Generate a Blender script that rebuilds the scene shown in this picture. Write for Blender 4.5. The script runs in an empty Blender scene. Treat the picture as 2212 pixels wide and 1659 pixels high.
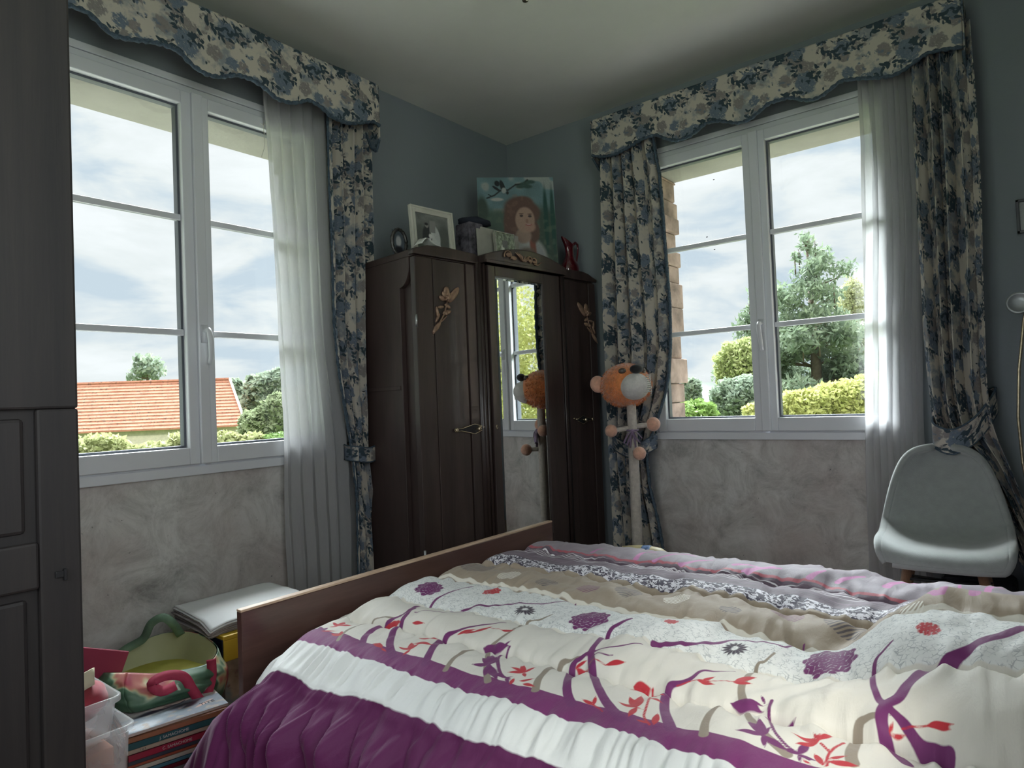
import bpy, bmesh, math, random
import numpy as np
from mathutils import Vector, Matrix

# ---------------------------------------------------------------- camera, world, sun, exposure
scn = bpy.context.scene
COL = scn.collection
PI_ = math.pi
W_PX, H_PX, F_PX = 2212, 1659, 1432.71
cam_d = bpy.data.cameras.new('camera'); cam = bpy.data.objects.new('camera', cam_d); COL.objects.link(cam)
cam_d.sensor_width = 36.0; cam_d.lens = 36.0 * F_PX / W_PX; cam_d.clip_end = 800; cam_d.clip_start = 0.02
yaw, pitch, roll = 2.24324567, 0.0257024671, -0.0405379627
_f = Vector((math.cos(pitch)*math.cos(yaw), math.cos(pitch)*math.sin(yaw), math.sin(pitch)))
_r = Vector((math.sin(yaw), -math.cos(yaw), 0)); _u = _r.cross(_f)
_c, _s = math.cos(roll), math.sin(roll)
_r2 = _c*_r + _s*_u; _u2 = -_s*_r + _c*_u
M = Matrix((_r2, _u2, -_f)).transposed().to_4x4(); M.translation = Vector((3.001, -3.818, 1.2))
cam.matrix_world = M
scn.camera = cam
scn.view_settings.view_transform = 'Standard'; scn.view_settings.look = 'None'
scn.view_settings.exposure = 0.32; scn.view_settings.gamma = 1.0; scn.view_settings.use_curve_mapping = False
scn.cycles.use_denoising = True
scn.cycles.max_bounces = 14; scn.cycles.diffuse_bounces = 7; scn.cycles.transparent_max_bounces = 24
scn.cycles.sample_clamp_indirect = 6.0; scn.cycles.caustics_reflective = False; scn.cycles.caustics_refractive = False

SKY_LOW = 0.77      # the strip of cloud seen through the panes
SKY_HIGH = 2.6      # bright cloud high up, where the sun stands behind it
world = bpy.data.worlds.new('sky'); scn.world = world; world.use_nodes = True
wn = world.node_tree.nodes; wl = world.node_tree.links; wn.clear()
def N(tree, kind, **kw):
    n = tree.nodes.new(kind)
    for k, v in kw.items():
        if k.startswith('_'): setattr(n, k[1:], v)
        else: n.inputs[k.replace('_', ' ')].default_value = v
    return n
wt = world.node_tree
tc = N(wt, 'ShaderNodeTexCoord'); sep = N(wt, 'ShaderNodeSeparateXYZ'); wl.new(tc.outputs['Generated'], sep.inputs[0])
mp = N(wt, 'ShaderNodeMapping'); mp.inputs['Scale'].default_value = (2.2, 2.2, 7.0); wl.new(tc.outputs['Generated'], mp.inputs['Vector'])
nz = N(wt, 'ShaderNodeTexNoise', Scale=2.3, Detail=7.0, Roughness=0.55, Distortion=0.35); wl.new(mp.outputs[0], nz.inputs['Vector'])
cr = N(wt, 'ShaderNodeValToRGB'); cr.color_ramp.elements[0].position = 0.36; cr.color_ramp.elements[0].color = (0.70, 0.82, 0.93, 1)
cr.color_ramp.elements[1].position = 0.64; cr.color_ramp.elements[1].color = (1.09, 1.13, 1.16, 1)
e = cr.color_ramp.elements.new(0.5); e.color = (0.98, 1.03, 1.05, 1)
wl.new(nz.outputs['Fac'], cr.inputs[0])
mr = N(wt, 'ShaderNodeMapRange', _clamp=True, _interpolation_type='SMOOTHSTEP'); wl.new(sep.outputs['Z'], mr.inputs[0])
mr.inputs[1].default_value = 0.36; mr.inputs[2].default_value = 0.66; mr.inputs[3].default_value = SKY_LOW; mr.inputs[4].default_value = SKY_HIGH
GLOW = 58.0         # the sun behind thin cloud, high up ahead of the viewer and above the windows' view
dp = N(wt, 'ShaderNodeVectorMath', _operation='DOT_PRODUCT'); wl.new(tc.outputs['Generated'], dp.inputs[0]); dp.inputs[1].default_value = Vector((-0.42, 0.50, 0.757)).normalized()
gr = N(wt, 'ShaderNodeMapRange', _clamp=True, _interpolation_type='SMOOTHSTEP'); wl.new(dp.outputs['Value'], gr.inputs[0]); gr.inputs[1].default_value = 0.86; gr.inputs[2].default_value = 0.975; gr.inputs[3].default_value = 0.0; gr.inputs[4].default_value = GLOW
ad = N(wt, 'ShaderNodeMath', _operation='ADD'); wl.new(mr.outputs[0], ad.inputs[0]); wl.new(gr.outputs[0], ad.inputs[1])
bg = N(wt, 'ShaderNodeBackground'); wo = N(wt, 'ShaderNodeOutputWorld')
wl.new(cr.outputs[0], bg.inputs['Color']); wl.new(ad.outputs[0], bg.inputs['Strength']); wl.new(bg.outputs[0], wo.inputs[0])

sun_d = bpy.data.lights.new('sun', 'SUN'); sun_d.energy = 2.2; sun_d.angle = 0.12; sun_d.color = (1.0, 0.95, 0.86)
sun = bpy.data.objects.new('sun', sun_d); COL.objects.link(sun)
sun.rotation_euler = Vector((-0.62, 0.42, -0.72)).to_track_quat('-Z', 'Y').to_euler(); sun.location = (30, -30, 40)

# added fill lamps outside two made-up windows behind the viewer
for nm, loc, rot, pw in (('fill_front', (2.0, -4.50, 1.80), (PI_/2, 0, 0), 14.0), ('fill_right', (3.93, -3.58, 1.80), (PI_/2, 0, PI_/2), 30.0)):
    ld = bpy.data.lights.new(nm, 'AREA'); ld.shape = 'RECTANGLE'; ld.size = 1.2; ld.size_y = 1.6; ld.energy = pw; ld.color = (0.94, 0.97, 1.0)
    lo = bpy.data.objects.new(nm, ld); COL.objects.link(lo); lo.location = loc; lo.rotation_euler = rot

# ---------------------------------------------------------------- helpers
random.seed(4)
RNG = np.random.default_rng(7)
PI = math.pi
def link(o, parent=None):
    COL.objects.link(o)
    if parent is not None: o.parent = parent
    return o
def props(o, label=None, cat=None, group=None, kind=None):
    if label: o['label'] = label
    if cat: o['category'] = cat
    if group: o['group'] = group
    if kind: o['kind'] = kind
    return o
def empty(name, loc=(0, 0, 0), rz=0, label=None, cat=None, group=None, kind=None):
    o = bpy.data.objects.new(name, None); o.empty_display_size = 0.1; COL.objects.link(o)
    o.location = loc; o.rotation_euler = (0, 0, rz)
    return props(o, label, cat, group, kind)
class MB:
    """collects shapes, then builds one mesh object"""
    def __init__(s): s.v = []; s.f = []
    def add(s, vs, fs, mtx=None):
        b = len(s.v)
        s.v += [tuple(mtx @ Vector(p)) if mtx is not None else tuple(p) for p in vs]
        s.f += [tuple(b + i for i in f) for f in fs]
    def box(s, x0, x1, y0, y1, z0, z1, mtx=None):
        s.add([(x0,y0,z0),(x1,y0,z0),(x1,y1,z0),(x0,y1,z0),(x0,y0,z1),(x1,y0,z1),(x1,y1,z1),(x0,y1,z1)],
              [(0,3,2,1),(4,5,6,7),(0,1,5,4),(1,2,6,5),(2,3,7,6),(3,0,4,7)], mtx)
    def lathe(s, prof, c=(0,0,0), seg=24, mtx=None, sx=1, sy=1):
        vs = []; fs = []
        for (r, z) in prof:
            for k in range(seg):
                a = 2*PI*k/seg; vs.append((c[0]+r*sx*math.cos(a), c[1]+r*sy*math.sin(a), c[2]+z))
        n = len(prof)
        for i in range(n-1):
            for k in range(seg):
                k2 = (k+1) % seg; fs.append((i*seg+k, i*seg+k2, (i+1)*seg+k2, (i+1)*seg+k))
        fs.append(tuple(reversed(range(seg)))); fs.append(tuple((n-1)*seg+k for k in range(seg)))
        s.add(vs, fs, mtx)
    def ball(s, c, rx, ry=None, rz=None, seg=20, rings=12, mtx=None, bump=0.0):
        ry = ry or rx; rz = rz or rx; vs = []; fs = []
        for i in range(rings+1):
            th = PI*i/rings
            for k in range(seg):
                a = 2*PI*k/seg; m = 1 + (bump*(random.random()-0.5) if 0 < i < rings else 0)
                vs.append((c[0]+rx*m*math.sin(th)*math.cos(a), c[1]+ry*m*math.sin(th)*math.sin(a), c[2]-rz*m*math.cos(th)))
        for i in range(rings):
            for k in range(seg):
                k2 = (k+1) % seg; fs.append((i*seg+k, i*seg+k2, (i+1)*seg+k2, (i+1)*seg+k))
        s.add(vs, fs, mtx)
    def tube(s, pts, r, seg=10, flat=1.0):
        pts = [Vector(p) for p in pts]; n = len(pts); rs = r if isinstance(r, (list, tuple)) else [r]*n
        vs = []; fs = []; up = None
        for i, p in enumerate(pts):
            d = (pts[min(i+1, n-1)] - pts[max(i-1, 0)]).normalized()
            if up is None: up = Vector((0, 0, 1)) if abs(d.z) < 0.9 else Vector((1, 0, 0))
            a = d.cross(up).normalized(); up = a.cross(d).normalized()
            for k in range(seg):
                t = 2*PI*k/seg; vs.append(tuple(p + rs[i]*(math.cos(t)*a + flat*math.sin(t)*up)))
        for i in range(n-1):
            for k in range(seg):
                k2 = (k+1) % seg; fs.append((i*seg+k, i*seg+k2, (i+1)*seg+k2, (i+1)*seg+k))
        fs.append(tuple(reversed(range(seg)))); fs.append(tuple((n-1)*seg+k for k in range(seg)))
        s.add(vs, fs)
    def prism(s, poly, d, axis='y', o=0.0, mtx=None):
        """poly in the two remaining axes, extruded from o to o+d along axis"""
        n = len(poly)
        def P(a, b, c): return {'x': (c, a, b), 'y': (a, c, b), 'z': (a, b, c)}[axis]
        vs = [P(a, b, o) for a, b in poly] + [P(a, b, o+d) for a, b in poly]
        fs = [tuple(range(n)), tuple(reversed(range(n, 2*n)))] + [(i, n+i, n+(i+1) % n, (i+1) % n) for i in range(n)]
        s.add(vs, fs, mtx)
    def build(s, name, mat, parent=None, smooth=False, bevel=0.0, seg=2, sub=0, kind=None, label=None):
        me = bpy.data.meshes.new(name); me.from_pydata(s.v, [], s.f); me.update()
        bm = bmesh.new(); bm.from_mesh(me); bmesh.ops.recalc_face_normals(bm, faces=bm.faces); bm.to_mesh(me); bm.free()
        if smooth: me.polygons.foreach_set('use_smooth', [True]*len(me.polygons))
        o = link(bpy.data.objects.new(name, me), parent); me.materials.append(mat)
        if bevel:
            b = o.modifiers.new('bevel', 'BEVEL'); b.width = bevel; b.segments = seg; b.limit_method = 'ANGLE'; b.angle_limit = 0.6
        if sub:
            m = o.modifiers.new('sub', 'SUBSURF'); m.levels = sub; m.render_levels = sub
        return props(o, label=label, kind=kind)
def grid_obj(name, P, mat, parent=None, attrs=None, thick=0.0, smooth=True):
    """P: array [n, m, 3]; attrs: {name: [n, m, 4]}"""
    n, m = P.shape[:2]; me = bpy.data.meshes.new(name)
    idx = np.arange(n*m).reshape(n, m)
    q = np.stack([idx[:-1, :-1], idx[:-1, 1:], idx[1:, 1:], idx[1:, :-1]], -1).reshape(-1, 4)
    me.vertices.add(n*m); me.vertices.foreach_set('co', P.astype(np.float32).ravel())
    me.loops.add(q.size); me.loops.foreach_set('vertex_index', q.astype(np.int32).ravel())
    me.polygons.add(len(q)); me.polygons.foreach_set('loop_start', (np.arange(len(q))*4).astype(np.int32))
    me.update(calc_edges=True); me.validate()
    if smooth: me.polygons.foreach_set('use_smooth', np.ones(len(q), dtype=bool))
    for k, a in (attrs or {}).items():
        at = me.attributes.new(k, 'FLOAT_COLOR', 'POINT'); at.data.foreach_set('color', a.astype(np.float32).ravel())
    o = link(bpy.data.objects.new(name, me), parent); me.materials.append(mat)
    if thick:
        s = o.modifiers.new('cloth', 'SOLIDIFY'); s.thickness = thick; s.offset = 0
    return o
def noise1(x, seed=0):
    t = np.random.default_rng(seed).random(512)*2-1; i = np.floor(x).astype(int); f = x-i; f = f*f*(3-2*f)
    return t[i % 512]*(1-f)+t[(i+1) % 512]*f
def noise2(x, y, seed=0):
    t = np.random.default_rng(seed).random((256, 256))*2-1; i = np.floor(x).astype(int); j = np.floor(y).astype(int)
    f = x-i; g = y-j; f = f*f*(3-2*f); g = g*g*(3-2*g)
    a = t[i % 256, j % 256]; b = t[(i+1) % 256, j % 256]; c = t[i % 256, (j+1) % 256]; d = t[(i+1) % 256, (j+1) % 256]
    return (a*(1-f)+b*f)*(1-g)+(c*(1-f)+d*f)*g
def sstep(a, b, x): t = np.clip((x-a)/(b-a), 0, 1); return t*t*(3-2*t)

# ---------------------------------------------------------------- materials
MATS = {}
def new_mat(name):
    m = bpy.data.materials.new(name); m.use_nodes = True; t = m.node_tree
    b = t.nodes['Principled BSDF']; return m, t, b, t.nodes['Material Output']
def noise_node(t, scale, detail=4, rough=0.5, stretch=None, dist=0.0, coord='Object'):
    c = N(t, 'ShaderNodeTexCoord'); n = N(t, 'ShaderNodeTexNoise', Scale=scale, Detail=float(detail), Roughness=rough, Distortion=dist)
    if stretch:
        p = N(t, 'ShaderNodeMapping'); p.inputs['Scale'].default_value = stretch
        t.links.new(c.outputs[coord], p.inputs['Vector']); t.links.new(p.outputs[0], n.inputs['Vector'])
    else: t.links.new(c.outputs[coord], n.inputs['Vector'])
    return n
def ramp(t, fac, stops):
    r = N(t, 'ShaderNodeValToRGB'); el = r.color_ramp.elements
    el[0].position = stops[0][0]; el[0].color = (*stops[0][1], 1); el[1].position = stops[-1][0]; el[1].color = (*stops[-1][1], 1)
    for p, c in stops[1:-1]: x = el.new(p); x.color = (*c, 1)
    t.links.new(fac, r.inputs[0]); return r
def bump(t, b, fac, strength=0.2, dist=0.01):
    n = N(t, 'ShaderNodeBump', Strength=strength, Distance=dist); t.links.new(fac, n.inputs['Height']); t.links.new(n.outputs[0], b.inputs['Normal'])
def mat(name, col, rough=0.6, metal=0.0, var=0.12, scale=6.0, bmp=0.0, bscale=60.0, spec=0.5, coat=0.0, sheen=0.0, stretch=None, trans=0.0):
    """a plain material: colour with a little mottling, optional grain bump"""
    if name in MATS: return MATS[name]
    m, t, b, o = new_mat(name)
    n = noise_node(t, scale, 5, 0.55, stretch)
    lo = tuple(c*(1-var) for c in col); hi = tuple(min(1, c*(1+var)) for c in col)
    r = ramp(t, n.outputs['Fac'], [(0.3, lo), (0.7, hi)]); t.links.new(r.outputs[0], b.inputs['Base Color'])
    b.inputs['Roughness'].default_value = rough; b.inputs['Metallic'].default_value = metal
    b.inputs['Specular IOR Level'].default_value = spec; b.inputs['Coat Weight'].default_value = coat
    b.inputs['Sheen Weight'].default_value = sheen; b.inputs['Transmission Weight'].default_value = trans
    if bmp:
        n2 = noise_node(t, bscale, 3, 0.6, stretch); bump(t, b, n2.outputs['Fac'], bmp, 0.004)
    MATS[name] = m; return m
def wood(name, dark, light, scale=3.0, stretch=(6, 6, 0.5), rough=0.4, coat=0.15, spec=0.5):
    m, t, b, o = new_mat(name)
    n = noise_node(t, scale, 8, 0.6, stretch, 0.8); n2 = noise_node(t, scale*9, 3, 0.6, stretch)
    mx = N(t, 'ShaderNodeMath', _operation='MULTIPLY_ADD'); t.links.new(n2.outputs['Fac'], mx.inputs[0]); mx.inputs[1].default_value = 0.35
    t.links.new(n.outputs['Fac'], mx.inputs[2])
    r = ramp(t, mx.outputs[0], [(0.45, dark), (0.85, light)]); t.links.new(r.outputs[0], b.inputs['Base Color'])
    b.inputs['Roughness'].default_value = rough; b.inputs['Coat Weight'].default_value = coat; b.inputs['Specular IOR Level'].default_value = spec
    bump(t, b, n2.outputs['Fac'], 0.12, 0.002); return m
def mixc(t, fac, a, b):
    n = N(t, 'ShaderNodeMix', _data_type='RGBA'); 
    if isinstance(fac, (int, float)): n.inputs[0].default_value = fac
    else: t.links.new(fac, n.inputs[0])
    for i, x in ((6, a), (7, b)):
        if isinstance(x, tuple): n.inputs[i].default_value = (*x, 1)
        else: t.links.new(x, n.inputs[i])
    return n.outputs[2]
def maths(t, op, a, b=None, c=None):
    n = N(t, 'ShaderNodeMath', _operation=op)
    for i, x in enumerate((a, b, c)):
        if x is None: continue
        if isinstance(x, (int, float)): n.inputs[i].default_value = x
        else: t.links.new(x, n.inputs[i])
    return n.outputs[0]
def step01(t, x, edge, soft):
    n = N(t, 'ShaderNodeMapRange', _clamp=True); t.links.new(x, n.inputs[0]); n.inputs[1].default_value = edge-soft; n.inputs[2].default_value = edge+soft
    return n.outputs[0]

WALL_C = (0.255, 0.285, 0.305)
def wall_material():
    """painted wall with raw mottled plaster patches under both windows"""
    m, t, b, o = new_mat('painted plaster')
    g = N(t, 'ShaderNodeNewGeometry'); s = N(t, 'ShaderNodeSeparateXYZ'); t.links.new(g.outputs['Position'], s.inputs[0])
    n = noise_node(t, 1.7, 8, 0.62); n2 = noise_node(t, 5, 10, 0.78, None, 0.6); n3 = noise_node(t, 45, 4, 0.7)
    plaster = ramp(t, n2.outputs['Fac'], [(0.28, (0.25, 0.24, 0.225)), (0.44, (0.50, 0.49, 0.465)), (0.56, (0.66, 0.65, 0.62)), (0.74, (0.76, 0.75, 0.73))])
    pinkish = mixc(t, maths(t, 'MULTIPLY', step01(t, n.outputs['Fac'], 0.55, 0.15), 0.6), plaster.outputs[0], (0.42, 0.335, 0.31))
    scuff = mixc(t, step01(t, n3.outputs['Fac'], 0.69, 0.03), pinkish, (0.13, 0.125, 0.12))
    paint = ramp(t, n.outputs['Fac'], [(0.3, tuple(c*0.96 for c in WALL_C)), (0.7, WALL_C)])
    low = step01(t, maths(t, 'ADD', s.outputs['Z'], maths(t, 'MULTIPLY', n2.outputs['Fac'], 0.02)), 0.955, 0.01)
    inx = maths(t, 'MULTIPLY', step01(t, s.outputs['X'], 1.08, 0.04), maths(t, 'SUBTRACT', 1.0, step01(t, s.outputs['X'], 2.52, 0.03)))
    iny = maths(t, 'MULTIPLY', step01(t, s.outputs['Y'], -3.15, 0.03), maths(t, 'SUBTRACT', 1.0, step01(t, s.outputs['Y'], -1.6, 0.03)))
    isleft = maths(t, 'SUBTRACT', 1.0, step01(t, s.outputs['X'], 0.05, 0.01))
    zone = maths(t, 'MAXIMUM', maths(t, 'MULTIPLY', iny, isleft), inx)
    fac = maths(t, 'MULTIPLY', zone, maths(t, 'SUBTRACT', 1.0, low))
    t.links.new(mixc(t, fac, paint.outputs[0], scuff), b.inputs['Base Color'])
    b.inputs['Roughness'].default_value = 0.85; b.inputs['Specular IOR Level'].default_value = 0.2
    bump(t, b, n3.outputs['Fac'], 0.25, 0.004); return m
M_WALL = wall_material()
M_CEIL = mat('ceiling paint', (0.70, 0.70, 0.655), 0.9, var=0.02, bmp=0.08)
M_FLOOR = wood('floor boards', (0.16, 0.10, 0.065), (0.26, 0.17, 0.11), 2.5, (0.6, 6, 6), 0.45)
M_PVC = mat('white window plastic', (0.74, 0.76, 0.79), 0.35, var=0.02)
M_GASKET = mat('grey gasket', (0.09, 0.10, 0.12), 0.5, var=0.05)
M_STONE_OUT = mat('beige render', (0.34, 0.325, 0.29), 0.9, var=0.08, bmp=0.5, bscale=40)
M_WARD = wood('dark stained wardrobe wood', (0.030, 0.020, 0.018), (0.062, 0.042, 0.037), 2.2, (6, 6, 0.35), 0.38, 0.2)
M_WARD2 = wood('dark stained side panel wood', (0.036, 0.023, 0.021), (0.066, 0.042, 0.038), 1.2, (3, 3, 0.6), 0.5, 0.1)
M_ARM = wood('black brown oak', (0.013, 0.011, 0.012), (0.026, 0.021, 0.020), 2.6, (7, 7, 0.35), 0.6, 0.0)
M_FOOT = wood('mahogany veneer', (0.070, 0.035, 0.029), (0.120, 0.062, 0.050), 2.0, (6, 0.5, 6), 0.33, 0.25)
M_FOOTEDGE = wood('worn veneer edge with painted highlight', (0.42, 0.26, 0.17), (0.70, 0.52, 0.38), 4.0, (6, 0.8, 6), 0.35, 0.3)  # worn edge, its colour raised further to hold the window highlight
M_CARVE = mat('worn gilded carving', (0.30, 0.19, 0.13), 0.35, 0.25, var=0.35, scale=40, bmp=0.3)
M_BRASS = mat('old brass', (0.62, 0.52, 0.36), 0.25, 0.9, var=0.25, scale=60)
M_METAL = mat('brushed metal', (0.45, 0.46, 0.47), 0.3, 0.9, var=0.1)
M_DARK = mat('black metal', (0.02, 0.02, 0.022), 0.5, 0.3)

def glass_material():
    m, t, b, o = new_mat('window glass'); t.nodes.remove(b)
    tr = N(t, 'ShaderNodeBsdfTransparent'); tr.inputs[0].default_value = (0.97, 0.985, 0.98, 1)
    gl = N(t, 'ShaderNodeBsdfGlossy', Roughness=0.02); lw = N(t, 'ShaderNodeLayerWeight'); lw.inputs[0].default_value = 0.5; mx = N(t, 'ShaderNodeMixShader')
    t.links.new(maths(t, 'MULTIPLY_ADD', maths(t, 'POWER', lw.outputs['Facing'], 5.0), 0.6, 0.035), mx.inputs[0]); t.links.new(tr.outputs[0], mx.inputs[1]); t.links.new(gl.outputs[0], mx.inputs[2]); t.links.new(mx.outputs[0], o.inputs[0]); return m
M_GLASS = glass_material()
def mirror_material():
    m, t, b, o = new_mat('mirror silver'); b.inputs['Metallic'].default_value = 1; b.inputs['Roughness'].default_value = 0.015
    n = noise_node(t, 3, 3); r = ramp(t, n.outputs['Fac'], [(0.3, (0.80, 0.82, 0.80)), (0.7, (0.86, 0.88, 0.86))]); t.links.new(r.outputs[0], b.inputs['Base Color']); return m
M_MIRROR = mirror_material()
def sheer_material():
    m, t, b, o = new_mat('white voile'); t.nodes.remove(b)
    n = noise_node(t, 140, 2, 0.5, (1, 1, 0.25))
    df = N(t, 'ShaderNodeBsdfDiffuse'); df.inputs[0].default_value = (0.86, 0.86, 0.87, 1)
    tl = N(t, 'ShaderNodeBsdfTranslucent'); tl.inputs[0].default_value = (0.46, 0.46, 0.465, 1)
    tr = N(t, 'ShaderNodeBsdfTransparent'); m1 = N(t, 'ShaderNodeMixShader', Fac=0.62); m2 = N(t, 'ShaderNodeMixShader')
    t.links.new(df.outputs[0], m1.inputs[1]); t.links.new(tl.outputs[0], m1.inputs[2])
    f = maths(t, 'MULTIPLY_ADD', n.outputs['Fac'], 0.10, 0.80)
    t.links.new(f, m2.inputs[0]); t.links.new(tr.outputs[0], m2.inputs[1]); t.links.new(m1.outputs[0], m2.inputs[2]); t.links.new(m2.outputs[0], o.inputs[0]); return m
M_SHEER = sheer_material()
def plastic_clear():
    m, t, b, o = new_mat('milky clear plastic'); b.inputs['Base Color'].default_value = (0.82, 0.83, 0.84, 1); b.inputs['Roughness'].default_value = 0.3
    tr = N(t, 'ShaderNodeBsdfTransparent'); mx = N(t, 'ShaderNodeMixShader'); n = noise_node(t, 8, 3)
    f = maths(t, 'MULTIPLY_ADD', n.outputs['Fac'], 0.12, 0.22)
    t.links.new(f, mx.inputs[0]); t.links.new(tr.outputs[0], mx.inputs[1]); t.links.new(b.outputs[0], mx.inputs[2]); t.links.new(mx.outputs[0], o.inputs[0]); return m
M_CLEAR = plastic_clear()

# ---- printed curtain fabric: the motif is drawn once as distance fields on a repeat tile
def seg_field(X, Y, a, b, ra, rb, leaf=False):
    ax, ay = a; bx, by = b; dx, dy = bx-ax, by-ay; L2 = dx*dx+dy*dy+1e-12
    t = np.clip(((X-ax)*dx+(Y-ay)*dy)/L2, 0, 1); d = np.hypot(X-(ax+t*dx), Y-(ay+t*dy))
    r = ra*np.sin(PI*np.clip(t, 0.02, 0.98)**0.8) if leaf else ra+(rb-ra)*t
    return r-d
TILE = 0.46; TN = 288
def make_tile():
    rg = random.Random(11); F = np.full((4, TN, TN), -0.05)
    ys, xs = np.mgrid[0:TN, 0:TN]*(TILE/TN)
    def put(ch, fn, cx, cy, R):
        for ox in (-TILE, 0, TILE):
            for oy in (-TILE, 0, TILE):
                x0 = cx+ox; y0 = cy+oy
                if x0+R < 0 or x0-R > TILE or y0+R < 0 or y0-R > TILE: continue
                i0 = max(0, int((y0-R)/TILE*TN)); i1 = min(TN, int((y0+R)/TILE*TN)+2); j0 = max(0, int((x0-R)/TILE*TN)); j1 = min(TN, int((x0+R)/TILE*TN)+2)
                if i1 <= i0 or j1 <= j0: continue
                X = xs[i0:i1, j0:j1]-x0; Y = ys[i0:i1, j0:j1]-y0
                F[ch, i0:i1, j0:j1] = np.maximum(F[ch, i0:i1, j0:j1], fn(X, Y))
    def flower(R, ph, k):
        def fn(X, Y):
            r = np.hypot(X, Y); a = np.arctan2(Y, X)
            return np.minimum(R*(0.74+0.26*np.abs(np.cos(0.5*k*a+ph)))-r, -0.002+np.abs(((r*62+0.8*np.abs(np.cos(0.5*k*a+ph))) % 1)-0.5)*0.026)
        return fn
    for i in range(11): put(1, flower(rg.uniform(0.032, 0.056), rg.uniform(0, 6), rg.choice([5, 6, 7])), rg.random()*TILE, rg.random()*TILE, 0.06)
    for i in range(15): put(2, flower(rg.uniform(0.026, 0.050), rg.uniform(0, 6), rg.choice([5, 8, 9])), rg.random()*TILE, rg.random()*TILE, 0.05)
    for i in range(24):                       # sprigs: a bent stem and leaves on both sides
        cx, cy = rg.random()*TILE, rg.random()*TILE; a = rg.uniform(0, 2*PI); x = y = 0.0; pts = [(0, 0)]
        for k in range(7): a += rg.uniform(-0.45, 0.45); x += 0.014*math.cos(a); y += 0.014*math.sin(a); pts.append((x, y))
        for k in range(7):
            p, q = pts[k], pts[k+1]; put(3, lambda X, Y, p=p, q=q: seg_field(X, Y, p, q, 0.0016, 0.0012), cx, cy, 0.11)
            an = math.atan2(q[1]-p[1], q[0]-p[0])
            for sgn in (-1, 1):
                if rg.random() < 0.25: continue
                L = rg.uniform(0.022, 0.038); an2 = an+sgn*rg.uniform(0.6, 1.1); e2 = (q[0]+L*math.cos(an2), q[1]+L*math.sin(an2))
                put(0 if rg.random() < 0.62 else 2, lambda X, Y, q=q, e2=e2, w=rg.uniform(0.0045, 0.0075): seg_field(X, Y, q, e2, w, 0, True), cx, cy, 0.13)
    for i in range(110):
        cx, cy = rg.random()*TILE, rg.random()*TILE; a = rg.uniform(0, 6.3); L = rg.uniform(0.012, 0.036)
        put(rg.choice([0, 1, 2, 3, 1]), lambda X, Y, a=a, L=L, w=rg.uniform(0.0025, 0.0055): seg_field(X, Y, (0, 0), (L*math.cos(a), L*math.sin(a)), w, 0, True), cx, cy, 0.04)
    return F
TILE_F = make_tile()
def print_attr(U, V):
    x = (U/TILE*TN) % TN; y = (V/TILE*TN) % TN; i = np.floor(y).astype(int); j = np.floor(x).astype(int); g = y-i; f = x-j
    i0 = i % TN; i1 = (i+1) % TN; j0 = j % TN; j1 = (j+1) % TN
    out = [(F[i0, j0]*(1-f)+F[i0, j1]*f)*(1-g)+(F[i1, j0]*(1-f)+F[i1, j1]*f)*g for F in TILE_F]
    return np.stack(out, -1)*100
def toile_material():
    m, t, b, o = new_mat('blue and cream printed cotton')
    at = N(t, 'ShaderNodeAttribute', _attribute_name='motif'); s = N(t, 'ShaderNodeSeparateColor'); t.links.new(at.outputs['Color'], s.inputs[0])
    nz = noise_node(t, 55, 5, 0.75); wob = maths(t, 'MULTIPLY_ADD', nz.outputs['Fac'], 0.8, -0.4); wob2 = maths(t, 'MULTIPLY_ADD', nz.outputs['Fac'], 3.6, -1.75)
    nb = noise_node(t, 9, 4, 0.6)
    wash = mixc(t, step01(t, nb.outputs['Fac'], 0.56, 0.05), (0.60, 0.555, 0.48), (0.30, 0.32, 0.34))
    def lay(base, ch, col, col2, soft=0.06):
        x = maths(t, 'ADD', ch, wob2 if soft > 0.08 else wob); c = mixc(t, nz.outputs['Fac'], col, col2)
        return mixc(t, step01(t, x, 0.0, soft), base, c)
    c = lay(wash, s.outputs[2], (0.15, 0.14, 0.145), (0.40, 0.365, 0.34), 0.25)
    c = lay(c, s.outputs[1], (0.05, 0.08, 0.13), (0.27, 0.32, 0.38), 0.25)
    c = lay(c, at.outputs['Alpha'], (0.035, 0.045, 0.055), (0.06, 0.07, 0.08))
    c = lay(c, s.outputs[0], (0.022, 0.040, 0.058), (0.075, 0.11, 0.13))
    t.links.new(c, b.inputs['Base Color']); b.inputs['Roughness'].default_value = 0.75; b.inputs['Specular IOR Level'].default_value = 0.25
    tl = N(t, 'ShaderNodeBsdfTranslucent'); t.links.new(c, tl.inputs[0]); mx = N(t, 'ShaderNodeMixShader', Fac=0.16)
    t.links.new(b.outputs[0], mx.inputs[1]); t.links.new(tl.outputs[0], mx.inputs[2]); t.links.new(mx.outputs[0], o.inputs[0]); return m
M_TOILE = toile_material()
M_BRAID = mat('blue twisted braid', (0.055, 0.085, 0.115), 0.8, var=0.45, scale=90, bmp=0.6, bscale=120)
M_LINING = mat('grey curtain lining', (0.22, 0.22, 0.215), 0.9, var=0.08)
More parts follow.
